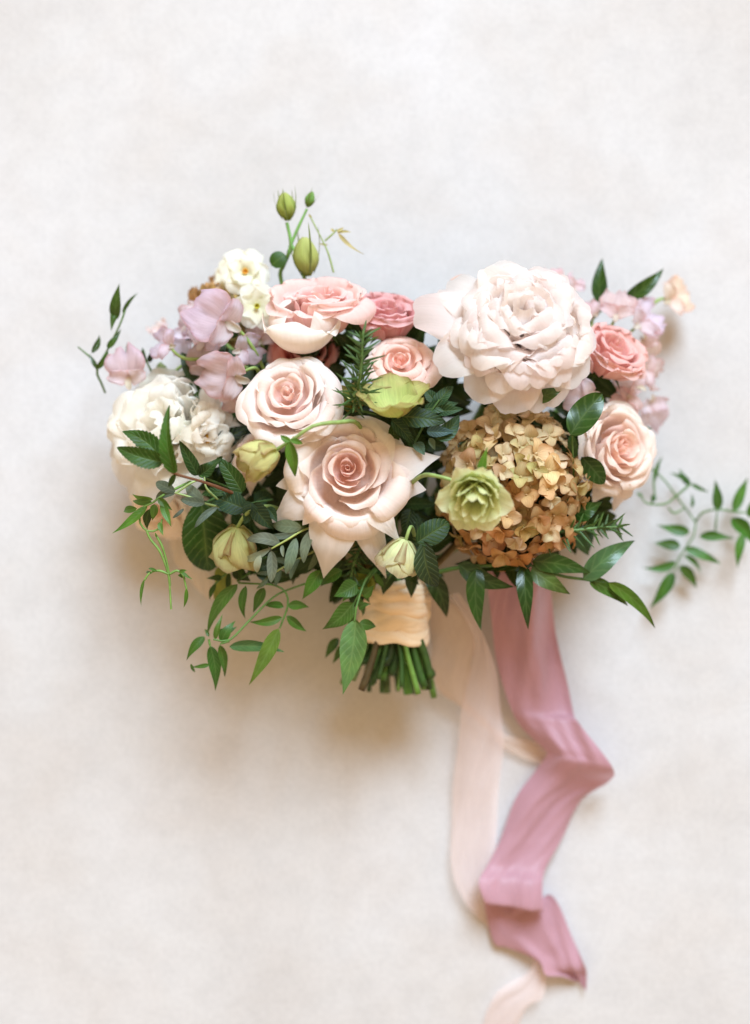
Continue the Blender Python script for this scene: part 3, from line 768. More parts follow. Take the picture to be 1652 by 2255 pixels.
def floret_mesh(seed):
    r = random.Random(seed)
    bm = bpy.data.meshes.new('floret')
    vs, fs, uvs, off = [], [], [], 0
    for k in range(4):
        m = Matrix.Rotation(math.radians(k * 90 + r.uniform(-9, 9)), 4, 'Z') @ Matrix.Rotation(math.radians(r.uniform(-38, 14)), 4, 'Y') @ Matrix.Rotation(math.radians(r.uniform(-22, 22)), 4, 'X') @ Matrix.Scale(r.uniform(.85, 1.12), 4)
        me = r.choice(FP)
        vs += [tuple(m @ v.co) for v in me.vertices]
        fs += [tuple(off + i for i in p.vertices) for p in me.polygons]
        uvs += [tuple(l.uv) for l in me.uv_layers[0].data]
        off += len(me.vertices)
    bm.from_pydata(vs, [], fs)
    u = bm.uv_layers.new(name='UVMap')
    u.data.foreach_set('uv', np.array(uvs, np.float32).ravel())
    bm.polygons.foreach_set('use_smooth', [True] * len(bm.polygons))
    return bm
FM = [floret_mesh(k) for k in range(9)]

def floret(root, p, n, size, col, r, parts):
    m = Matrix.Translation(p) @ frame(n, r.uniform(0, 90)) @ Matrix.Scale(size, 4)
    if not parts:
        return link('floret', r.choice(FM), M_HYD, root, mw=m, color=col)
    e = link('floret', EYE, M_POLLEN, root, mw=m, color=mixc(col, C('#8a6a3a'), .5))
    for k in range(4):
        lm = Matrix.Rotation(math.radians(k * 90 + r.uniform(-9, 9)), 4, 'Z') @ Matrix.Rotation(math.radians(r.uniform(-42, 16)), 4, 'Y') @ Matrix.Rotation(math.radians(r.uniform(-24, 24)), 4, 'X') @ Matrix.Scale(r.uniform(.8, 1.14), 4)
        link('petal', r.choice(FP), M_HYD, e, local=lm, color=jit(col, r, .16, .07))
    return e

def hydrangea(label, c, ax, axd, n, seed, top, bot, size=1.0, mask=None):
    """dome of florets: c centre, ax half axes in drawing units (x, y) and depth"""
    px, py, z = c
    r = random.Random(seed)
    root = thing('hydrangea', label, 'hydrangea', P(px, py, z - axd), 'hydrangeas of the bouquet')
    pts = []
    tries = 0
    sx, sy = S(ax[0], z), S(ax[1], z)
    while len(pts) < n and tries < 20000:
        tries += 1
        u = r.uniform(0, 6.2832); w = r.uniform(-.25, 1)
        q = math.sqrt(1 - w * w)
        dirn = Vector((q * math.cos(u), q * math.sin(u), w))
        shell = r.choice((1.0, 1.0, 1.0, .80, .62)) * r.uniform(.93, 1.06)
        p = P(px, py, z - axd) + Vector((dirn.x * sx, dirn.y * sy, dirn.z * axd)) * shell
        if all((p - o).length > .0102 * size for o, _ in pts):
            pts.append((p, dirn))
    cen = P(px, py, z - axd)
    pts.sort(key=lambda q: -q[0].z)
    for i, (p, dn) in enumerate(pts):
        nn = (dn + Vector((r.uniform(-.55, .55), r.uniform(-.55, .55), r.uniform(-.1, .5)))).normalized()
        f = min(max((p.y - cen.y) / sy * .5 + .5 + r.uniform(-.22, .22), 0), 1)
        col = jit(mixc(bot, top, f), r, .16, .05)
        if r.random() < .22: col = mixc(col, C('#b9b878'), .6)
        elif r.random() < .15: col = mixc(col, C('#f3e6c6'), .7)
        floret(root, p, nn, size * r.uniform(.8, 1.15), col, r, i < 74)
    for k in range(16):
        p, dn = pts[r.randrange(len(pts))]
        tube('stalk', [cen + Vector((0, 0, -axd * .3)), cen.lerp(p, .5), p], .0012, .0007, M_STEM, root, C('#7a6a36'), n=8, sides=5)
    stem_to_neck(root, cen + Vector((0, 0, -axd * .2)), (0, .5, .6), .003, C('#7a6a45'))
    return root
hydrangea('big tan and russet hydrangea head below the white peony', (1128, 1072, .16), (158, 172), .06, 190, 3, C('#eddcae'), C('#c68f5c'), size=1.24)
hydrangea('small brown hydrangea head mostly hidden behind the left sweet peas', (500, 700, .085), (78, 88), .03, 40, 4, C('#cda272'), C('#a08a4a'), size=1.0)
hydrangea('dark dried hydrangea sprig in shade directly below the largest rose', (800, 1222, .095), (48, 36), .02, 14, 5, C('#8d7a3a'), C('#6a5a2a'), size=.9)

# ------------------------------------------------------------------ hellebores
def hellebore(label, c, d, R, colr, seed, n=5, spin=0, cup=.55, rings=1, stem=None, eyec=None, stam=True, hw=.72, mat=None):
    px, py, z = c
    r = random.Random(seed)
    R = S(R, z)
    d = Vector(d).normalized()
    base = P(px, py, z) - d * R * .35
    root = thing('hellebore', label, 'hellebore', base, 'hellebores of the bouquet', d, spin)
    for ring in range(rings):
        sc = 1 - .20 * ring
        for k in range(n):
            cu = cup + .16 * ring
            prof = [(.03 * R, 0), (.42 * R * sc, .10 * R + .25 * R * cu), (.80 * R * sc * (1 - .28 * cu), .30 * R + .55 * R * cu), (1.02 * R * sc * (1 - .42 * cu), .28 * R + .95 * R * cu)]
            add_petal(root, k * 360 / n + ring * 33 + r.uniform(-9, 9), prof, hw * R * sc * (5 / n) ** .5, .66 * R, r.random(), mat or M_HELL, jit(colr if ring == 0 else mixc(colr, C('#dfe3ae'), .3 * ring), r, .08, .04), name='sepal',
                      top=(.50, -1.9), tip=.05, ruffle=.08, freq=4.5, jag=.04, roll=.08, wpts=((0, .3), (.45, 1), (.72, 1), (1, .85)), nu=16, nv=12)
    if stam:
        for k in range(18):
            a = r.uniform(0, 6.28); q = r.uniform(.08, .3) * R
            link('stamen', tube_mesh('stamen', [(math.cos(a) * q * .4, math.sin(a) * q * .4, .05 * R), (math.cos(a) * q, math.sin(a) * q, R * r.uniform(.35, .6))], .0004, .0011, n=6, sides=5, cap=True), M_POLLEN, root, local=Matrix(), color=C('#d8d48a'))
    if stem:
        tube('stem', [base] + [P(*q) for q in stem], .0015, .0017, M_STEM, root, C('#88a05e'), n=20, sides=8)
    else:
        stem_to_neck(root, base, d, .0022)
    return root
LIME = C('#a9b25a')
h = hellebore('lime hellebore with red rimmed sepals opening upward above the largest rose', (866, 884, .175), (-.06, .84, .50), 96, C('#cfd888'), 1, cup=.36, spin=18, stam=False)
leaves_px(h, [(885, 918, 982, 930, 46, dict(color=G_TEAL, z0=.165, z1=.165)), (862, 925, 913, 978, 34, dict(color=G_TEAL, z0=.162, z1=.15)), (866, 930, 876, 990, 26, dict(color=G_MID, z0=.155, z1=.14))], .16, G_TEAL, M_MINT, shape='mint', serr=.12, fold=.25)
h = hellebore('nodding green hellebore bud hanging left of the largest rose on an arched stem', (590, 1000, .185), (-.80, -.42, .25), 66, C('#d9d898'), 2, cup=1.1, hw=.85, spin=10, stem=[(648, 966, .192), (690, 938, .195), (745, 930, .185), (790, 935, .16), (810, 1010, .12)], stam=True)
leaves_px(h, [(638, 972, 650, 1050, 30, dict(z0=.195, z1=.185)), (638, 972, 618, 958, 16, dict(z0=.195, z1=.195)), (640, 970, 668, 976, 14, dict(z0=.195, z1=.19))], .19, G_FRESH, M_LEAF, shape='mint', serr=.05)
h = hellebore('olive hellebore cup between the big serrated leaf and the largest rose', (520, 1185, .135), (-.10, -.62, -.35), 78, C('#cfcf96'), 3, cup=.85, hw=.85, spin=36, stam=False, stem=[(545, 1130, .15), (590, 1115, .13), (640, 1130, .10)])
h = hellebore('double lime hellebore with many layered sepals in front of the hydrangea', (1046, 1092, .195), (-.10, -.50, .8), 92, C('#eaf0c2'), 4, n=6, rings=4, cup=.28, hw=.62, stam=False, mat=M_HELLP, stem=[(1010, 1062, .19), (960, 1048, .185), (925, 1050, .165), (880, 1090, .12)])
leaves_px(h, [(1058, 1048, 1073, 985, 20, dict(z0=.195, z1=.20)), (1062, 1046, 1092, 1054, 20, dict(z0=.19, z1=.19))], .19, G_FRESH, M_LEAF, shape='lance')
h = hellebore('pale green hellebore seen from outside, just below right of the largest rose', (886, 1210, .15), (-.25, -.70, -.25), 70, C('#dfe4bc'), 5, cup=.75, hw=.85, spin=20, stam=False, stem=[(905, 1160, .15), (915, 1185, .10)])
h = hellebore('dark olive hellebore in shade left of the red rimmed one', (775, 890, .14), (.0, .75, .55), 50, C('#8c8c40'), 6, cup=.8)
h = hellebore('small lime hellebore just above the ribbon wrap', (800, 1282, .10), (-.2, -.2, .9), 36, C('#a8ba54'), 7, cup=.4)

# ------------------------------------------------------------------ lisianthus buds
def bud_stem():
    root = thing('lisianthus_sprig', 'upright sprig of three green lisianthus buds at the top', 'lisianthus', P(617, 640, .08))
    z = .095
    tube('stem', [P(640, 700, .075), P(618, 610, .08), P(622, 590, .085), P(637, 555, z), P(640, 530, z), P(632, 490, z)], .0018, .0015, M_STEM, root, C('#6d9a50'), n=20)
    tube('stem', [P(638, 545, z), P(655, 505, z), P(676, 460, z)], .0014, .0011, M_STEM, root, C('#6d9a50'))
    tube('stem', [P(642, 540, z), P(650, 555, z), P(668, 605, z), P(680, 640, .085)], .0015, .0015, M_STEM, root, C('#6d9a50'))
    leaf(root, P(628, 560, z), P(598, 585, z), S(38), C('#2e5c1c'), M_LEAF, shape='round', fold=.1, arch=.1)
    leaf(root, P(642, 545, z), P(630, 570, z), S(12), C('#5a8438'), M_LEAF)
    def bud(c, d, L, Wd, col, seed, n=6, sep=5):
        r = random.Random(seed)
        m = Matrix.Translation(c) @ frame(d, seed * 31)
        first = None
        for k in range(n):
            prof = [(.05 * Wd, 0), (.75 * Wd, .22 * L), (.98 * Wd, .5 * L), (.62 * Wd, .82 * L), (.16 * Wd, 1.02 * L)]
            me = petal_mesh('bud_petal', prof, Wd * .9, Wd * 1.05, seed * 10 + k, top=(.25, 2), nu=10, nv=10, skew=.7, wpts=((0, .3), (.5, 1), (1, .5)))
            link('bud_petal', me, M_BUD, root, mw=m @ Matrix.Rotation(math.radians(k * 360 / n), 4, 'Z'), color=jit(col, r))
        for k in range(sep):
            lm = m @ Matrix.Rotation(math.radians(k * 360 / sep + 20), 4, 'Z') @ Matrix.Translation((.5 * Wd, 0, .02 * L)) @ Matrix.Rotation(math.radians(-78), 4, 'Y')
            link('sepal', leaf_mesh('sepal', L * r.uniform(1.05, 1.5), Wd * .22, 'needle', arch=-.08, seed=k, nu=4, nv=10, fold=.2), M_LEAF, root, mw=lm, color=C('#74924a'))
    bud(P(634, 486, z), (-.12, 1, .1), S(62), S(22), C('#b9c76c'), 1)
    bud(P(677, 456, z), (.35, 1, .1), S(36), S(11), C('#7fae5a'), 2, n=5, sep=4)
    bud(P(678, 608, z), (-.10, 1, .25), S(86), S(29), C('#c6cf7e'), 3, sep=4)
bud_stem()

# ------------------------------------------------------------------ greenery
def sprig(name, label, cat, stems, rows, z, color, mat=None, group='greenery sprigs of the bouquet', stemcol=None, sr=(.0010, .0007), **kw):
    first = stems[0][0]
    root = thing(name, label, cat, P(*first), group)
    for st in stems:
        tube('stem', [P(*q) for q in st], sr[0], sr[1], M_STEM, root, stemcol or mixc(color, G_STEM, .45), n=22, sides=6, seed=len(st))
    leaves_px(root, rows, z, color, mat, **kw)
    return root

sprig('jasmine_vine', 'thin jasmine tip with narrow leaflets rising right of the lisianthus buds', 'jasmine',
      [[(735, 600, .10), (722, 555, .10), (703, 515, .10), (684, 478, .10)], [(716, 530, .10), (733, 515, .10), (742, 505, .10)]],
      [(742, 510, 758, 500, 7), (742, 512, 775, 512, 7), (745, 513, 802, 562, 9, dict(bow=-.1)), (722, 540, 700, 536, 5), (686, 480, 680, 470, 6), (738, 512, 728, 500, 6)], .10, C('#a3b07c'), sr=(.0009, .0006))
sprig('leafy_tip', 'dark leafy tip standing at the far left above the sweet pea', 'foliage',
      [[(232, 865, .075), (224, 845, .08), (214, 815, .085), (238, 768, .085), (264, 715, .09), (276, 682, .09)], [(214, 815, .085), (204, 792, .085), (172, 764, .085)]],
      [(254, 705, 264, 625, 27), (258, 680, 245, 730, 18), (270, 690, 305, 645, 10), (237, 768, 265, 724, 17), (203, 778, 219, 735, 15), (214, 812, 197, 780, 10), (215, 812, 240, 772, 15)], .088, C('#2a4e1c'), M_GLOSSY, shape='lance')
sprig('leafy_tip', 'small dark leaves showing between the far left sweet pea and the cream peony', 'foliage',
      [[(350, 850, .08), (325, 800, .08), (316, 770, .08)]],
      [(283, 788, 280, 754, 8), (320, 800, 314, 764, 12), (328, 798, 337, 766, 12), (318, 800, 300, 770, 10), (365, 832, 352, 792, 26, dict(color=C('#6a9a80'))), (420, 830, 455, 785, 22), (440, 835, 415, 790, 20)], .08, G_DARK, M_GLOSSY)

r_ = sprig('mint_sprig', 'sprig of three serrated mint leaves across the cream peony', 'mint',
      [[(520, 1088, .14), (450, 1062, .165), (384, 1042, .18), (362, 1018, .185)]],
      [(360, 1018, 255, 984, 50, dict(z0=.185, z1=.185, bow=.04)), (358, 1014, 268, 948, 50, dict(z0=.18, z1=.175, bow=-.10)), (386, 1042, 371, 893, 42, dict(z0=.185, z1=.195, bow=.03, fold=.5)), (388, 1045, 372, 1072, 16, dict(z0=.18))],
      .18, C('#315f1e'), M_MINT, shape='mint', serr=.20, nserr=13, stemcol=C('#6f4a34'), sr=(.0014, .0010))
sprig('wavy_leaf_sprig', 'wavy dark green leaves right of the mint sprig', 'foliage',
      [[(520, 1080, .12), (440, 1048, .145)]],
      [(436, 1047, 395, 970, 30, dict(z1=.15)), (438, 1047, 488, 1005, 30, dict(z1=.145)), (534, 1085, 478, 1008, 42), (470, 992, 552, 935, 40, dict(color=C('#142a10'), z0=.11)), (500, 1085, 440, 1090, 22)], .14, C('#244a1c'), M_MINT, shape='mint', serr=.06, wave=.12)
sprig('broad_leaf', 'broad dark serrated leaf hanging left of the olive hellebore cup', 'leaf',
      [[(500, 1085, .10), (445, 1110, .118)]], [(444, 1102, 462, 1264, 104, dict(z0=.12, z1=.10, bow=-.02, arch=.05, fold=.18))], .12, C('#244a1c'), M_MINT, shape='oval', serr=.055, nserr=22, wave=.03, nu=10)
sprig('jasmine_vine', 'jasmine shoot curling at the left with a long hanging tendril', 'jasmine',
      [[(420, 1060, .13), (360, 1090, .15), (335, 1108, .16), (312, 1120, .16), (308, 1150, .16), (322, 1168, .16), (338, 1170, .16), (352, 1162, .16), (357, 1143, .16)],
       [(322, 1166, .16), (331, 1187, .16), (352, 1214, .16), (367, 1253, .158), (373, 1285, .155), (377, 1342, .155)], [(346, 1182, .16), (358, 1206, .16), (370, 1250, .157), (375, 1290, .155)],
       [(371, 1264, .157), (350, 1257, .157), (330, 1262, .157), (318, 1278, .157)], [(374, 1264, .157), (390, 1257, .157), (403, 1268, .157), (411, 1298, .157)]],
      [(325, 1114, 247, 1176, 22, dict(bow=.06)), (302, 1120, 270, 1127, 18), (337, 1100, 289, 1087, 14), (335, 1106, 288, 1101, 15), (340, 1110, 335, 1147, 19), (356, 1106, 379, 1162, 18), (348, 1098, 380, 1124, 17), (330, 1120, 325, 1165, 20, dict(z0=.145, color=G_MID)), (352, 1150, 360, 1180, 12),
       (318, 1276, 310, 1336, 8), (411, 1296, 402, 1340, 10, dict(bow=.08)), (346, 1258, 326, 1252, 7), (335, 1262, 318, 1262, 7), (395, 1260, 412, 1256, 9), (392, 1266, 412, 1276, 9), (400, 1258, 425, 1276, 7), (346, 1183, 342, 1172, 5)],
      .16, C('#447c2c'), M_LEAF, stemcol=C('#6b8f45'), sr=(.0010, .0007))
sprig('eucalyptus_sprig', 'grey green eucalyptus leaves above the broad serrated leaf', 'eucalyptus',
      [[(500, 1120, .13), (450, 1108, .15), (420, 1095, .155), (385, 1085, .155)], [(388, 1086, .155), (420, 1064, .155), (445, 1055, .15)], [(480, 1100, .14), (455, 1075, .15), (450, 1050, .15)]],
      [(386, 1083, 340, 1060, 24), (386, 1086, 341, 1100, 19), (448, 1102, 411, 1066, 25), (452, 1108, 397, 1100, 20), (480, 1116, 429, 1162, 15), (405, 1120, 380, 1140, 8)], .153, C('#4f6a60'), M_EUC, shape='oval', fold=.15, stemcol=C('#8fa568'))
sprig('eucalyptus_sprig', 'grey green eucalyptus sprig under the lower left of the largest rose', 'eucalyptus',
      [[(740, 1150, .11), (700, 1158, .135), (667, 1168, .145), (630, 1190, .15), (598, 1208, .15)]],
      [(618, 1198, 545, 1186, 27), (596, 1208, 534, 1233, 17, dict(color=C('#7f9b8a'))), (574, 1222, 566, 1262, 16, dict(color=C('#7f9b8a'))), (598, 1212, 597, 1284, 23), (622, 1200, 624, 1226, 9), (652, 1185, 630, 1264, 24), (655, 1174, 588, 1180, 14), (665, 1162, 598, 1158, 28), (690, 1165, 668, 1240, 22), (700, 1160, 720, 1215, 20)], .148, C('#566f60'), M_EUC, shape='oval', fold=.15, stemcol=C('#9ba95e'))
sprig('hellebore_leaf', 'lobed dark hellebore leaves above the olive hellebore cup', 'foliage',
      [[(600, 1100, .12), (552, 1108, .145)]],
      [(545, 1122, 474, 1094, 52, dict(shape='oval')), (552, 1105, 538, 1154, 32), (556, 1110, 603, 1164, 42), (588, 1118, 610, 1150, 22), (560, 1108, 600, 1090, 34, dict(z0=.12)), (600, 1120, 640, 1160, 30, dict(z0=.11))], .145, C('#234832'), M_MINT, shape='mint', serr=.08)
sprig('hellebore_leaf', 'teal green hellebore leaves between the lime hellebore and the peony', 'foliage',
      [[(900, 1000, .12), (945, 915, .15), (968, 880, .155)]],
      [(962, 968, 1014, 912, 38), (958, 895, 998, 848, 32), (960, 885, 935, 855, 26), (935, 900, 1010, 885, 28), (945, 965, 957, 990, 16, dict(color=C('#5f8a80'))), (915, 975, 935, 1002, 24, dict(color=C('#4f7f80'))), (940, 950, 1000, 950, 26, dict(color=C('#3f6a70'))), (960, 905, 1020, 900, 26)], .15, G_TEAL, M_MINT, shape='mint', serr=.05)
sprig('hellebore_leaf', 'two broad dark hellebore leaves right of the pale green hellebore', 'foliage',
      [[(900, 1250, .11), (925, 1200, .15)]],
      [(918, 1195, 990, 1148, 56, dict(shape='oval')), (934, 1192, 960, 1294, 54, dict(color=C('#22422e'), shape='oval')), (925, 1190, 918, 1130, 34, dict(z0=.11, color=G_DARK)), (905, 1120, 890, 1185, 36, dict(z0=.11, color=G_DARK))], .155, C('#244e20'), M_MINT, shape='mint', serr=.05)

def rosemary(label, pts, n, L, seed, group='rosemary of the bouquet', spread=1.0):
    root = thing('rosemary_sprig', label, 'rosemary', P(*pts[0]), group)
    r = random.Random(seed)
    pp = [P(*q) for q in pts]
    tube('stem', pp, .0016, .0009, M_STEM, root, C('#5a7a44'), n=20, sides=6)
    c = crom(pp, 60)
    for k in range(n):
        f = (k + .5) / n
        i = int(f * 58)
        p = Vector(c[i]); tn = Vector(c[min(i + 1, 59)] - c[max(i - 1, 0)]).normalized()
        a = k * 2.4
        u = tn.orthogonal().normalized(); v = tn.cross(u)
        out = (u * math.cos(a) + v * math.sin(a))
        dirn = (out * r.uniform(.7, 1.2) * spread + tn * r.uniform(.5, 1.0)).normalized()
        ln = S(L, p.z) * r.uniform(.65, 1.1) * (1 - .35 * f)
        leaf(root, p, p + dirn * ln, S(6.2), C('#3f6b3f'), M_LEAF, shape='needle', arch=r.uniform(-.10, .12), fold=-.5, nu=4, nv=8, name='needle', normal=(-dirn.x * .3, -dirn.y * .3, 1), wave=0)
    return root
rosemary('rosemary tip standing upright in the middle above the largest rose', [(778, 905, .15), (790, 845, .18), (797, 790, .19), (800, 728, .195)], 70, 74, 2, spread=1.5)
rosemary('rosemary sprig pointing right from under the hydrangea', [(1180, 1175, .11), (1250, 1170, .125), (1310, 1163, .125), (1372, 1160, .12)], 54, 62, 3, spread=1.3)

RUS = C('#20461a')
sprig('ruscus_sprig', 'glossy ruscus branch fanning out below the hydrangea at the lower right', 'ruscus',
      [[(930, 1270, .09), (1010, 1250, .11), (1100, 1245, .115), (1170, 1245, .115), (1235, 1268, .115), (1288, 1276, .115), (1345, 1286, .11)]],
      [(1010, 1242, 1130, 1292, 46), (1050, 1250, 1062, 1390, 44), (1154, 1246, 1163, 1386, 40, dict(bow=.0)), (946, 1262, 985, 1362, 46, dict(z0=.09)), (1170, 1252, 1256, 1308, 44, dict(color=C('#33562a'))), (1172, 1236, 1302, 1262, 46), (1284, 1276, 1400, 1190, 52, dict(color=C('#3f7448'), bow=.06)),
       (1298, 1276, 1384, 1334, 33, dict(color=C('#375f1e'))), (1340, 1282, 1443, 1384, 30, dict(color=C('#375f1e'), bow=.08)), (1172, 1242, 1045, 1256, 34, dict(color=G_DARK)), (1100, 1235, 1000, 1240, 34, dict(color=G_DARK, z0=.10)), (1300, 1278, 1345, 1283, 5)], .118, RUS, M_GLOSSY, shape='ruscus', fold=.22, sr=(.0018, .001))
sprig('ruscus_sprig', 'two dark ruscus leaves standing up at the upper right behind the peony', 'ruscus',
      [[(1240, 760, .05), (1290, 720, .055), (1340, 670, .055), (1385, 655, .055)]],
      [(1322, 668, 1327, 568, 38), (1378, 660, 1462, 590, 36), (1272, 706, 1263, 645, 17), (1285, 705, 1312, 665, 22, dict(color=C('#7fae98')))], .055, C('#26521a'), M_GLOSSY, shape='ruscus', fold=.2)
sprig('camellia_sprig', 'dark rounded leaves between the hydrangea and the peach rose', 'leaf',
      [[(1230, 1140, .10), (1262, 1060, .13), (1262, 950, .15), (1290, 885, .15)]],
      [(1256, 958, 1326, 868, 64, dict(shape='oval', z0=.155, z1=.15)), (1282, 1006, 1332, 1066, 44, dict(shape='oval', z0=.13)), (1258, 1132, 1326, 1104, 44, dict(z0=.12)), (1175, 880, 1245, 852, 30, dict(z0=.15, color=C('#30562a'))), (1262, 1010, 1262, 950, 30, dict(z0=.12))], .14, C('#1e4616'), M_GLOSSY, fold=.12)
sprig('leafy_tip', 'small dark pointed leaf below the violet sweet pea on the right', 'foliage', [[(1360, 920, .07), (1388, 930, .07)]], [(1388, 930, 1436, 943, 20), (1395, 950, 1415, 985, 12), (1380, 935, 1360, 900, 14)], .07, C('#2a5e1c'), M_LEAF)

sprig('jasmine_vine', 'jasmine vine trailing over the surface at the right edge, blurred', 'jasmine',
      [[(1230, 1190, .075), (1310, 1110, .065), (1370, 1040, .055), (1405, 1018, .04), (1424, 1025, .025), (1457, 1050, .018), (1479, 1078, .015), (1512, 1123, .012), (1532, 1148, .012), (1527, 1183, .012), (1499, 1222, .012), (1487, 1257, .012)],
       [(1519, 1067, .03), (1489, 1093, .03), (1464, 1110, .03), (1424, 1108, .03), (1412, 1090, .03)], [(1442, 1092, .025), (1440, 1050, .025), (1448, 1025, .025)], [(1472, 1118, .02), (1485, 1130, .02), (1507, 1120, .02)],
       [(1532, 1148, .012), (1550, 1128, .02), (1585, 1122, .025), (1618, 1127, .025), (1650, 1130, .02)], [(1575, 1180, .012), (1577, 1150, .02), (1580, 1125, .025)]],
      [(1519, 1172, 1447, 1156, 30), (1540, 1182, 1618, 1185, 29), (1499, 1203, 1440, 1197, 29), (1509, 1207, 1588, 1243, 26), (1489, 1238, 1417, 1251, 24), (1484, 1260, 1431, 1340, 34), (1497, 1246, 1537, 1299, 27), (1507, 1222, 1546, 1264, 14), (1581, 1124, 1575, 1056, 27), (1616, 1126, 1647, 1050, 28),
       (1612, 1140, 1660, 1200, 40), (1636, 1175, 1624, 1252, 27), (1522, 1067, 1473, 1040, 15), (1520, 1069, 1497, 1031, 18), (1522, 1065, 1562, 1084, 12), (1524, 1118, 1523, 1086, 10), (1441, 1060, 1460, 1003, 14), (1650, 1140, 1668, 1090, 22), (1440, 1090, 1434, 1110, 16), (1414, 1095, 1400, 1085, 10)], .02, C('#336a28'), M_LEAF, wk=.84, sr=(.0010, .0007), dz=.008)

sprig('jasmine_vine', 'jasmine vine hanging at the lower left, leaf pairs along two thin stems', 'jasmine',
      [[(800, 1262, .09), (720, 1272, .105), (631, 1300, .115), (595, 1321, .12), (547, 1369, .125), (505, 1410, .13), (470, 1408, .13)],
       [(590, 1240, .10), (523, 1279, .11), (553, 1285, .115), (601, 1288, .12), (628, 1303, .12), (634, 1333, .12), (616, 1384, .12)], [(460, 1408, .13), (463, 1425, .13)], [(505, 1412, .13), (485, 1418, .13)]],
      [(523, 1286, 458, 1396, 34, dict(bow=-.08)), (541, 1290, 541, 1365, 23, dict(bow=-.1)), (582, 1294, 557, 1350, 27), (625, 1336, 580, 1332, 24), (634, 1333, 682, 1338, 25), (622, 1360, 547, 1368, 26), (631, 1357, 679, 1392, 25), (614, 1384, 546, 1510, 44, dict(color=C('#5a8438'))),
       (706, 1256, 666, 1320, 40), (754, 1256, 704, 1292, 36), (451, 1402, 409, 1454, 26), (463, 1422, 474, 1521, 34, dict(color=C('#2a5a20'))), (484, 1420, 497, 1494, 24), (505, 1424, 626, 1436, 32, dict(color=C('#3e7448'), wave=.16)), (474, 1408, 490, 1352, 18), (487, 1414, 518, 1367, 28), (480, 1392, 522, 1380, 20),
       (462, 1464, 422, 1469, 13), (420, 1462, 432, 1484, 8), (460, 1402, 450, 1385, 10)], .125, C('#386a24'), M_LEAF, wk=.84, sr=(.0010, .0007))
sprig('jasmine_vine', 'jasmine vine hanging beside the ribbon wrap with one long leaf', 'jasmine',
      [[(840, 1240, .10), (808, 1273, .12), (787, 1330, .13), (781, 1368, .13)]],
      [(787, 1285, 735, 1314, 40), (778, 1327, 710, 1386, 42), (784, 1364, 755, 1530, 58, dict(color=C('#528448'), bow=.03)), (745, 1405, 716, 1450, 22, dict(z0=.08)), (757, 1420, 733, 1462, 18, dict(z0=.08)), (792, 1372, 830, 1380, 24), (800, 1312, 824, 1288, 22), (790, 1340, 815, 1330, 16)], .13, C('#366424'), M_LEAF, sr=(.0011, .0008))
sprig('leafy_tip', 'olive blade of a leaf hanging below the broad serrated leaf', 'leaf', [[(500, 1230, .09), (487, 1250, .09)]], [(487, 1245, 478, 1340, 36, dict(shape='strap'))], .09, C('#7c8a4c'), M_LEAF)
sprig('leafy_tip', 'dark leaves in shade below the olive hellebore cup', 'foliage', [[(620, 1230, .09), (560, 1255, .105)]],
      [(513, 1252, 552, 1280, 30), (560, 1258, 664, 1272, 36), (655, 1212, 645, 1292, 26), (600, 1240, 540, 1262, 30), (690, 1230, 640, 1262, 30), (560, 1230, 600, 1270, 32)], .105, C('#22421a'), M_LEAF)

sprig('leafy_tip', 'dark leaves crossing the neck just above the ribbon wrap', 'foliage', [[(900, 1200, .10), (870, 1250, .11), (850, 1285, .11)]],
      [(870, 1240, 925, 1290, 34), (860, 1250, 800, 1262, 30), (868, 1262, 842, 1312, 28), (880, 1245, 940, 1258, 30), (850, 1225, 770, 1232, 32), (905, 1255, 905, 1318, 30), (760, 1235, 700, 1290, 30), (735, 1215, 660, 1225, 30), (720, 1240, 735, 1290, 22)], .11, C('#22421a'), M_LEAF)
sprig('eucalyptus_sprig', 'fine eucalyptus twig drooping between the largest rose and the jasmine vine', 'eucalyptus',
      [[(760, 1180, .10), (700, 1210, .12), (640, 1240, .125), (590, 1270, .125)]],
      [(735, 1192, 715, 1240, 13), (720, 1200, 690, 1182, 13), (700, 1210, 678, 1256, 14), (680, 1220, 640, 1208, 13), (660, 1230, 640, 1276, 13), (640, 1240, 600, 1232, 13), (620, 1254, 606, 1292, 12), (600, 1264, 566, 1262, 11), (590, 1270, 566, 1296, 10)], .125, C('#4c6654'), M_EUC, shape='oval', fold=.2, stemcol=C('#8d9a5e'))
sprig('leafy_tip', 'narrow leaves hanging over the left edge of the ribbon wrap', 'foliage', [[(830, 1255, .11), (800, 1290, .115), (775, 1340, .115)]],
      [(815, 1275, 770, 1290, 16), (805, 1285, 815, 1330, 15), (795, 1300, 752, 1330, 16), (788, 1315, 800, 1360, 14), (780, 1330, 742, 1372, 15), (776, 1340, 780, 1392, 15), (825, 1262, 850, 1300, 15), (820, 1262, 780, 1262, 14)], .115, C('#3a6a26'), M_LEAF)
sprig('leafy_tip', 'fine dark leaves trailing under the broad serrated leaf', 'foliage', [[(600, 1225, .10), (540, 1240, .11), (500, 1262, .11), (470, 1290, .105)]],
      [(575, 1230, 560, 1268, 14), (560, 1234, 530, 1222, 14), (540, 1240, 528, 1284, 14), (520, 1252, 484, 1240, 14), (505, 1262, 500, 1306, 14), (490, 1272, 455, 1274, 13), (475, 1286, 462, 1322, 12)], .108, C('#2a541c'), M_LEAF)
rosemary('short rosemary tip hanging left of the pale green hellebore', [(800, 1190, .10), (780, 1240, .115), (770, 1290, .115)], 40, 40, 9, spread=1.2)
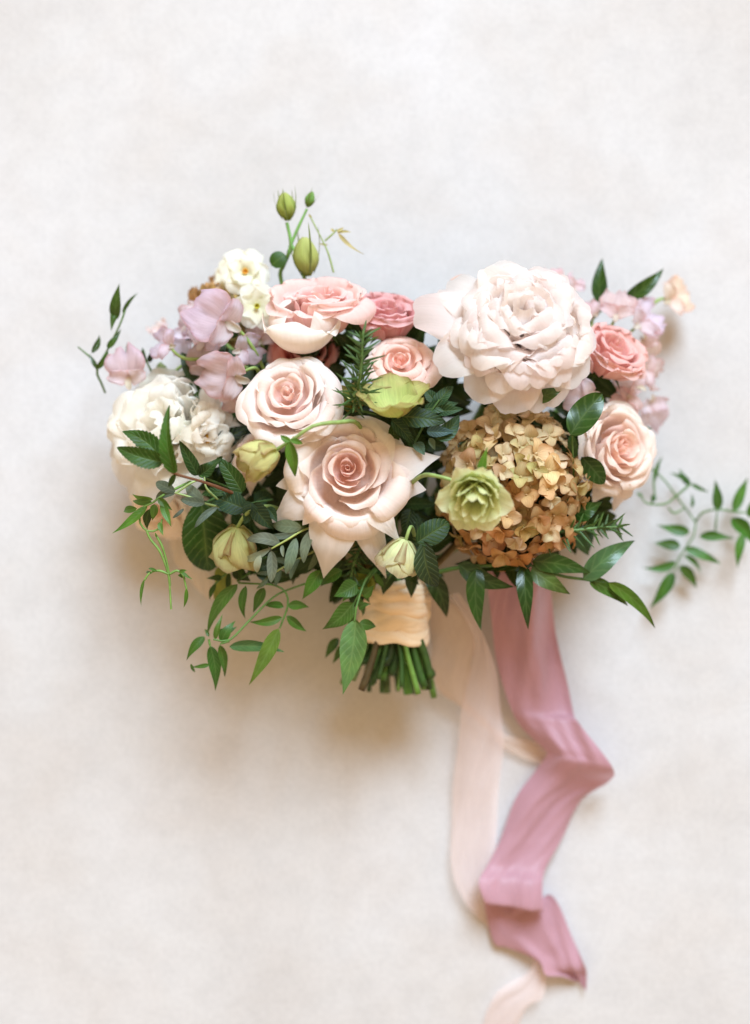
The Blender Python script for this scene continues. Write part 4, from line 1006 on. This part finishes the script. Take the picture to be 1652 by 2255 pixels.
# deep filler foliage between the stems
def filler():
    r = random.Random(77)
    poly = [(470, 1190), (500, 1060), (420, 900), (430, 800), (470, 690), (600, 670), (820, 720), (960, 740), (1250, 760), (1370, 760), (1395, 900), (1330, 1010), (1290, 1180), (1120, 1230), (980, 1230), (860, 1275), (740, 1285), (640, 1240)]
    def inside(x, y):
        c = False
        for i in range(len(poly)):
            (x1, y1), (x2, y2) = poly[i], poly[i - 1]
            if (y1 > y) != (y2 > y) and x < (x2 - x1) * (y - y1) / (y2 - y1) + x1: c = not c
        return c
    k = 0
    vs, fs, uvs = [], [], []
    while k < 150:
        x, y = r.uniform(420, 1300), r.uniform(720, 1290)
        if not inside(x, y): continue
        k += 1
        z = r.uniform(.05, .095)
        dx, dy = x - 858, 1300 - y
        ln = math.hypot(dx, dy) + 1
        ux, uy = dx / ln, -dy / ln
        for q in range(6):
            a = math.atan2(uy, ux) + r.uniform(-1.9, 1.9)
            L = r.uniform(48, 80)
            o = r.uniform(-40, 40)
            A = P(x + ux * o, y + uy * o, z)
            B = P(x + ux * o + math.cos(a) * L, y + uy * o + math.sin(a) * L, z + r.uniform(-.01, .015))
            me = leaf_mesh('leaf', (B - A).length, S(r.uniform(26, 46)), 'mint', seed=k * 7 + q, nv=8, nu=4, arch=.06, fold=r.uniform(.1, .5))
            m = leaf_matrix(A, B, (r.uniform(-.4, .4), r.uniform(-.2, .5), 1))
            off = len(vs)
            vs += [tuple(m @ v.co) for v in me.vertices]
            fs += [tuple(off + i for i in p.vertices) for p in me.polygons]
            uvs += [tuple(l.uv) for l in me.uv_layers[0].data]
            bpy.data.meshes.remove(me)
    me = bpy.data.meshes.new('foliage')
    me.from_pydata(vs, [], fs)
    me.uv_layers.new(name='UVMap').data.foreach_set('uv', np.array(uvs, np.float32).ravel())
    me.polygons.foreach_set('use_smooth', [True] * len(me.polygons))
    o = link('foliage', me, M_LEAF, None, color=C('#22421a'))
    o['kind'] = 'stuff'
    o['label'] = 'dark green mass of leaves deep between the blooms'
filler()

# ------------------------------------------------------------------ handle: stems, wrap and ribbons
def stems():
    root = thing('stem_bundle', 'bundle of cut green flower stems below the ribbon wrap', 'stems', P(862, 1420, .06))
    r = random.Random(9)
    for k in range(52):
        a = k * 2.39996; q = math.sqrt((k + .5) / 52)
        ox, oz = math.cos(a) * q, math.sin(a) * q
        x0 = 866 + ox * 64; z0 = .072 + oz * .022
        x1 = 864 + ox * 112 + r.uniform(-22, 22); z1 = .066 + oz * .034
        y1 = 1494 + r.uniform(-44, 34) + ox * 10
        col = r.choice((C('#46702a'), C('#527c32'), C('#3c5c22'), C('#5a6a2e'), C('#5f8a3c') if k % 4 else C('#57442a'), C('#35561f'), C('#2e4a1c'), C('#6a8a48')))
        ra = r.choice((r.uniform(.0013, .0020), r.uniform(.0020, .0028), r.uniform(.0026, .0036)))
        st = tube('stem', [P(868 + ox * 40, 1290, .075 + oz * .014), P(x0, 1390, z0), P((x0 + x1) / 2 + r.uniform(-6, 6), 1450, (z0 + z1) / 2), P(x1, y1, z1)], ra, ra * r.uniform(1.0, 1.35), M_STEM, root, jit(col, r, .28, .12), n=16, sides=8, seed=k, cap=True)
    for st in list(root.children):
        if r.random() < .6: continue
        st.color = (st.color[0] * .55, st.color[1] * .55, st.color[2] * .55, 1)
stems()

def wrap():
    root = thing('ribbon_wrap', 'peach silk ribbon wound around the stems as a handle', 'ribbon wrap', P(868, 1365, .072))
    # four overlapping turns, each a band of its own
    n = 96; m = 22
    th = np.linspace(0, 2 * np.pi, n + 1)
    bands = [(1420, 1362, .0, 5), (1388, 1326, .0008, -8), (1352, 1296, .0015, 11), (1325, 1282, .0008, -14)]
    for k, (yb, yt, lift, tilt) in enumerate(bands):
        rows = []
        for i in range(m + 1):
            f = i / m
            y = yb + (yt - yb) * f
            g = (1418 - y) / 130
            rx = S(75 + 4 * g, .08) + lift * .8; rz = .026 + lift
            sag = tilt * np.cos(th) + 3.0 * np.sin(3 * th + k * 2) + 2 * np.sin(7 * th + k)
            # soft pleats with sharp valleys, running a little askew round the handle
            q1 = np.abs(np.sin(f * 3.6 + 1.1 * np.sin(th + k * 1.9) + .5 * np.sin(2 * th + k) + k * 1.3))
            q2 = np.abs(np.sin(f * 6.3 + 1.7 * np.sin(th * 2 + k * 2.1) + k * .7))
            wr = (.0026 * q1 ** .6 + .0011 * q2 ** .6 - .0024) * (.35 + .65 * math.sin(math.pi * min(f * 1.15, 1)) ** .6)
            edge = -.0012 * (abs(2 * f - 1) ** 6)
            cx = 868 + (1365 - y) * -.02
            X = (cx - 826) * K * (H - .07) / H + (rx + wr + edge) * np.cos(th)
            Z = .071 + (rz + wr + edge) * np.sin(th)
            Y = (1127.5 - (y + sag)) * K * (H - .09) / H + 0 * th
            rows.append(np.stack([X, Y, Z], -1))
        V = np.array(rows)
        UV = np.stack(np.meshgrid(np.linspace(0, 1, n + 1) * 6, np.linspace(0, 1, m + 1)), -1)
        UV = UV[..., ::-1].copy()
        link('ribbon_turn', grid_mesh('ribbon_turn', V, UV), M_WRAP, root, mw=Matrix(), color=jit(C('#f2dcbc'), random.Random(k), .03, .01))
wrap()

def ribbon(name, label, rows, mat, color, seed=1, n=90, m=14, group=None, rip=.0022, cat='ribbon', pleat=0.0):
    """rows: (left x, left y, left z, right x, right y, right z, belly)"""
    L = crom([P(q[0], q[1], q[2]) for q in rows], n)
    R = crom([P(q[3], q[4], q[5]) for q in rows], n)
    belly = np.interp(np.linspace(0, 1, n), np.linspace(0, 1, len(rows)), [q[6] if len(q) > 6 else .003 for q in rows])
    s = np.linspace(0, 1, m + 1)
    rng = np.random.RandomState(seed)
    V = L[:, None] * (1 - s)[None, :, None] + R[:, None] * s[None, :, None]
    t = np.linspace(0, 1, n)
    z = belly[:, None] * (4 * s * (1 - s))[None, :]
    for q in range(5):
        z = z + rip * rng.uniform(.25, .6) * np.sin(s[None, :] * rng.uniform(3, 10) + t[:, None] * rng.uniform(6, 24) + rng.uniform(0, 6))
    for q in range(6):
        z = z + rip * .10 * rng.uniform(.4, 1) * np.sin(s[None, :] * rng.uniform(8, 26) + t[:, None] * rng.uniform(30, 95) + rng.uniform(0, 6))
    z = z + pleat * np.sin(s[None, :] * 11 + 1.2 * np.sin(t[:, None] * 9)) * np.exp(-((t[:, None] - .16) / .16) ** 2)
    V[..., 2] += z
    V[..., 2] = np.maximum(V[..., 2], .0015)
    wig = .0006 * np.sin(t * 40 + seed)
    V[:, 0, 0] += wig; V[:, -1, 0] += wig[::-1]
    UV = np.stack([np.broadcast_to(s[None, :], V.shape[:2]), np.broadcast_to((t * 6)[:, None], V.shape[:2])], -1)
    c = Vector(V[0, m // 2].tolist())
    root_m = Matrix.Translation(c)
    o = link(name, grid_mesh(name, V - np.array(c), UV), mat, None, mw=root_m, color=color)
    o['label'] = label; o['category'] = cat
    if group: o['group'] = group
    return o

MAU = C('#bd929f')
ribbon('ribbon', 'wide dusky mauve silk ribbon trailing down in folds', [
    (1072, 1240, .080, 1212, 1235, .080, .006), (1076, 1290, .072, 1214, 1285, .072, .008), (1084, 1390, .045, 1223, 1372, .045, .007), (1108, 1510, .026, 1245, 1482, .026, .005), (1140, 1590, .020, 1262, 1570, .022, .006),
    (1198, 1648, .022, 1276, 1592, .034, .004), (1206, 1664, .024, 1345, 1686, .040, .004), (1178, 1700, .012, 1340, 1722, .016, .008), (1140, 1752, .008, 1280, 1765, .008, .007), (1106, 1835, .008, 1240, 1840, .008, .006), (1074, 1902, .016, 1204, 1910, .016, .008),
    (1056, 1942, .030, 1196, 1948, .026, .008), (1072, 1992, .034, 1196, 2006, .030, .004), (1062, 1972, .014, 1196, 2002, .016, .0), (1088, 2072, .005, 1160, 2030, .012, .0), (1118, 2084, .005, 1214, 1972, .012, .003), (1182, 2112, .008, 1258, 2062, .010, .004), (1200, 2142, .012, 1288, 2124, .014, .006), (1238, 2146, .008, 1292, 2142, .006, .004), (1270, 2160, .004, 1290, 2180, .003, .001)],
    M_SILK, MAU, seed=3, n=200, m=24, rip=.0052, pleat=.0030)
PEACH = C('#efcba8')
ribbon('ribbon', 'short sheer peach ribbon falling from the right of the wrap behind the stem ends', [
    (935, 1300, .075, 985, 1312, .075, .004), (948, 1360, .062, 1030, 1362, .062, .004), (950, 1430, .045, 1048, 1410, .046, .006), (964, 1515, .024, 1036, 1480, .030, .004), (1028, 1566, .014, 1030, 1545, .024, .002), (1085, 1622, .008, 1062, 1578, .014, .001), (1120, 1656, .006, 1112, 1616, .006, .001), (1215, 1690, .005, 1205, 1640, .005, .001)],
    M_SHEER, C('#f5ddcc'), seed=5)
ribbon('ribbon', 'long sheer pale peach ribbon hanging left of the mauve one', [
    (985, 1310, .078, 1010, 1305, .075, .004), (1030, 1372, .060, 1062, 1390, .055, .004), (1044, 1420, .045, 1090, 1470, .040, .004), (1026, 1520, .028, 1104, 1560, .022, .007), (1010, 1620, .018, 1108, 1650, .014, .009), (998, 1760, .010, 1094, 1790, .009, .008), (994, 1890, .010, 1090, 1895, .010, .007), (1016, 1975, .012, 1080, 1950, .010, .003), (1062, 2030, .005, 1110, 1985, .004, .001), (1130, 2080, .003, 1170, 2040, .003, .0), (1170, 2110, .003, 1202, 2100, .003, .0),
    (1160, 2140, .004, 1202, 2140, .005, .003), (1100, 2180, .006, 1196, 2195, .010, .004), (1070, 2230, .005, 1160, 2218, .008, .004), (1058, 2290, .004, 1128, 2290, .004, .002)],
    M_SHEER, C('#f8e6e4'), seed=7, n=150)
ribbon('ribbon', 'cream ribbon loop peeking out behind the broad serrated leaf', [
    (372, 1190, .03, 400, 1165, .035, .004), (385, 1235, .03, 430, 1220, .035, .006), (420, 1280, .025, 462, 1262, .03, .006), (455, 1316, .02, 476, 1296, .022, .003), (476, 1318, .012, 500, 1280, .014, .003), (520, 1290, .01, 540, 1250, .012, .003)],
    M_SHEER, C('#f1dfc6'), seed=9)
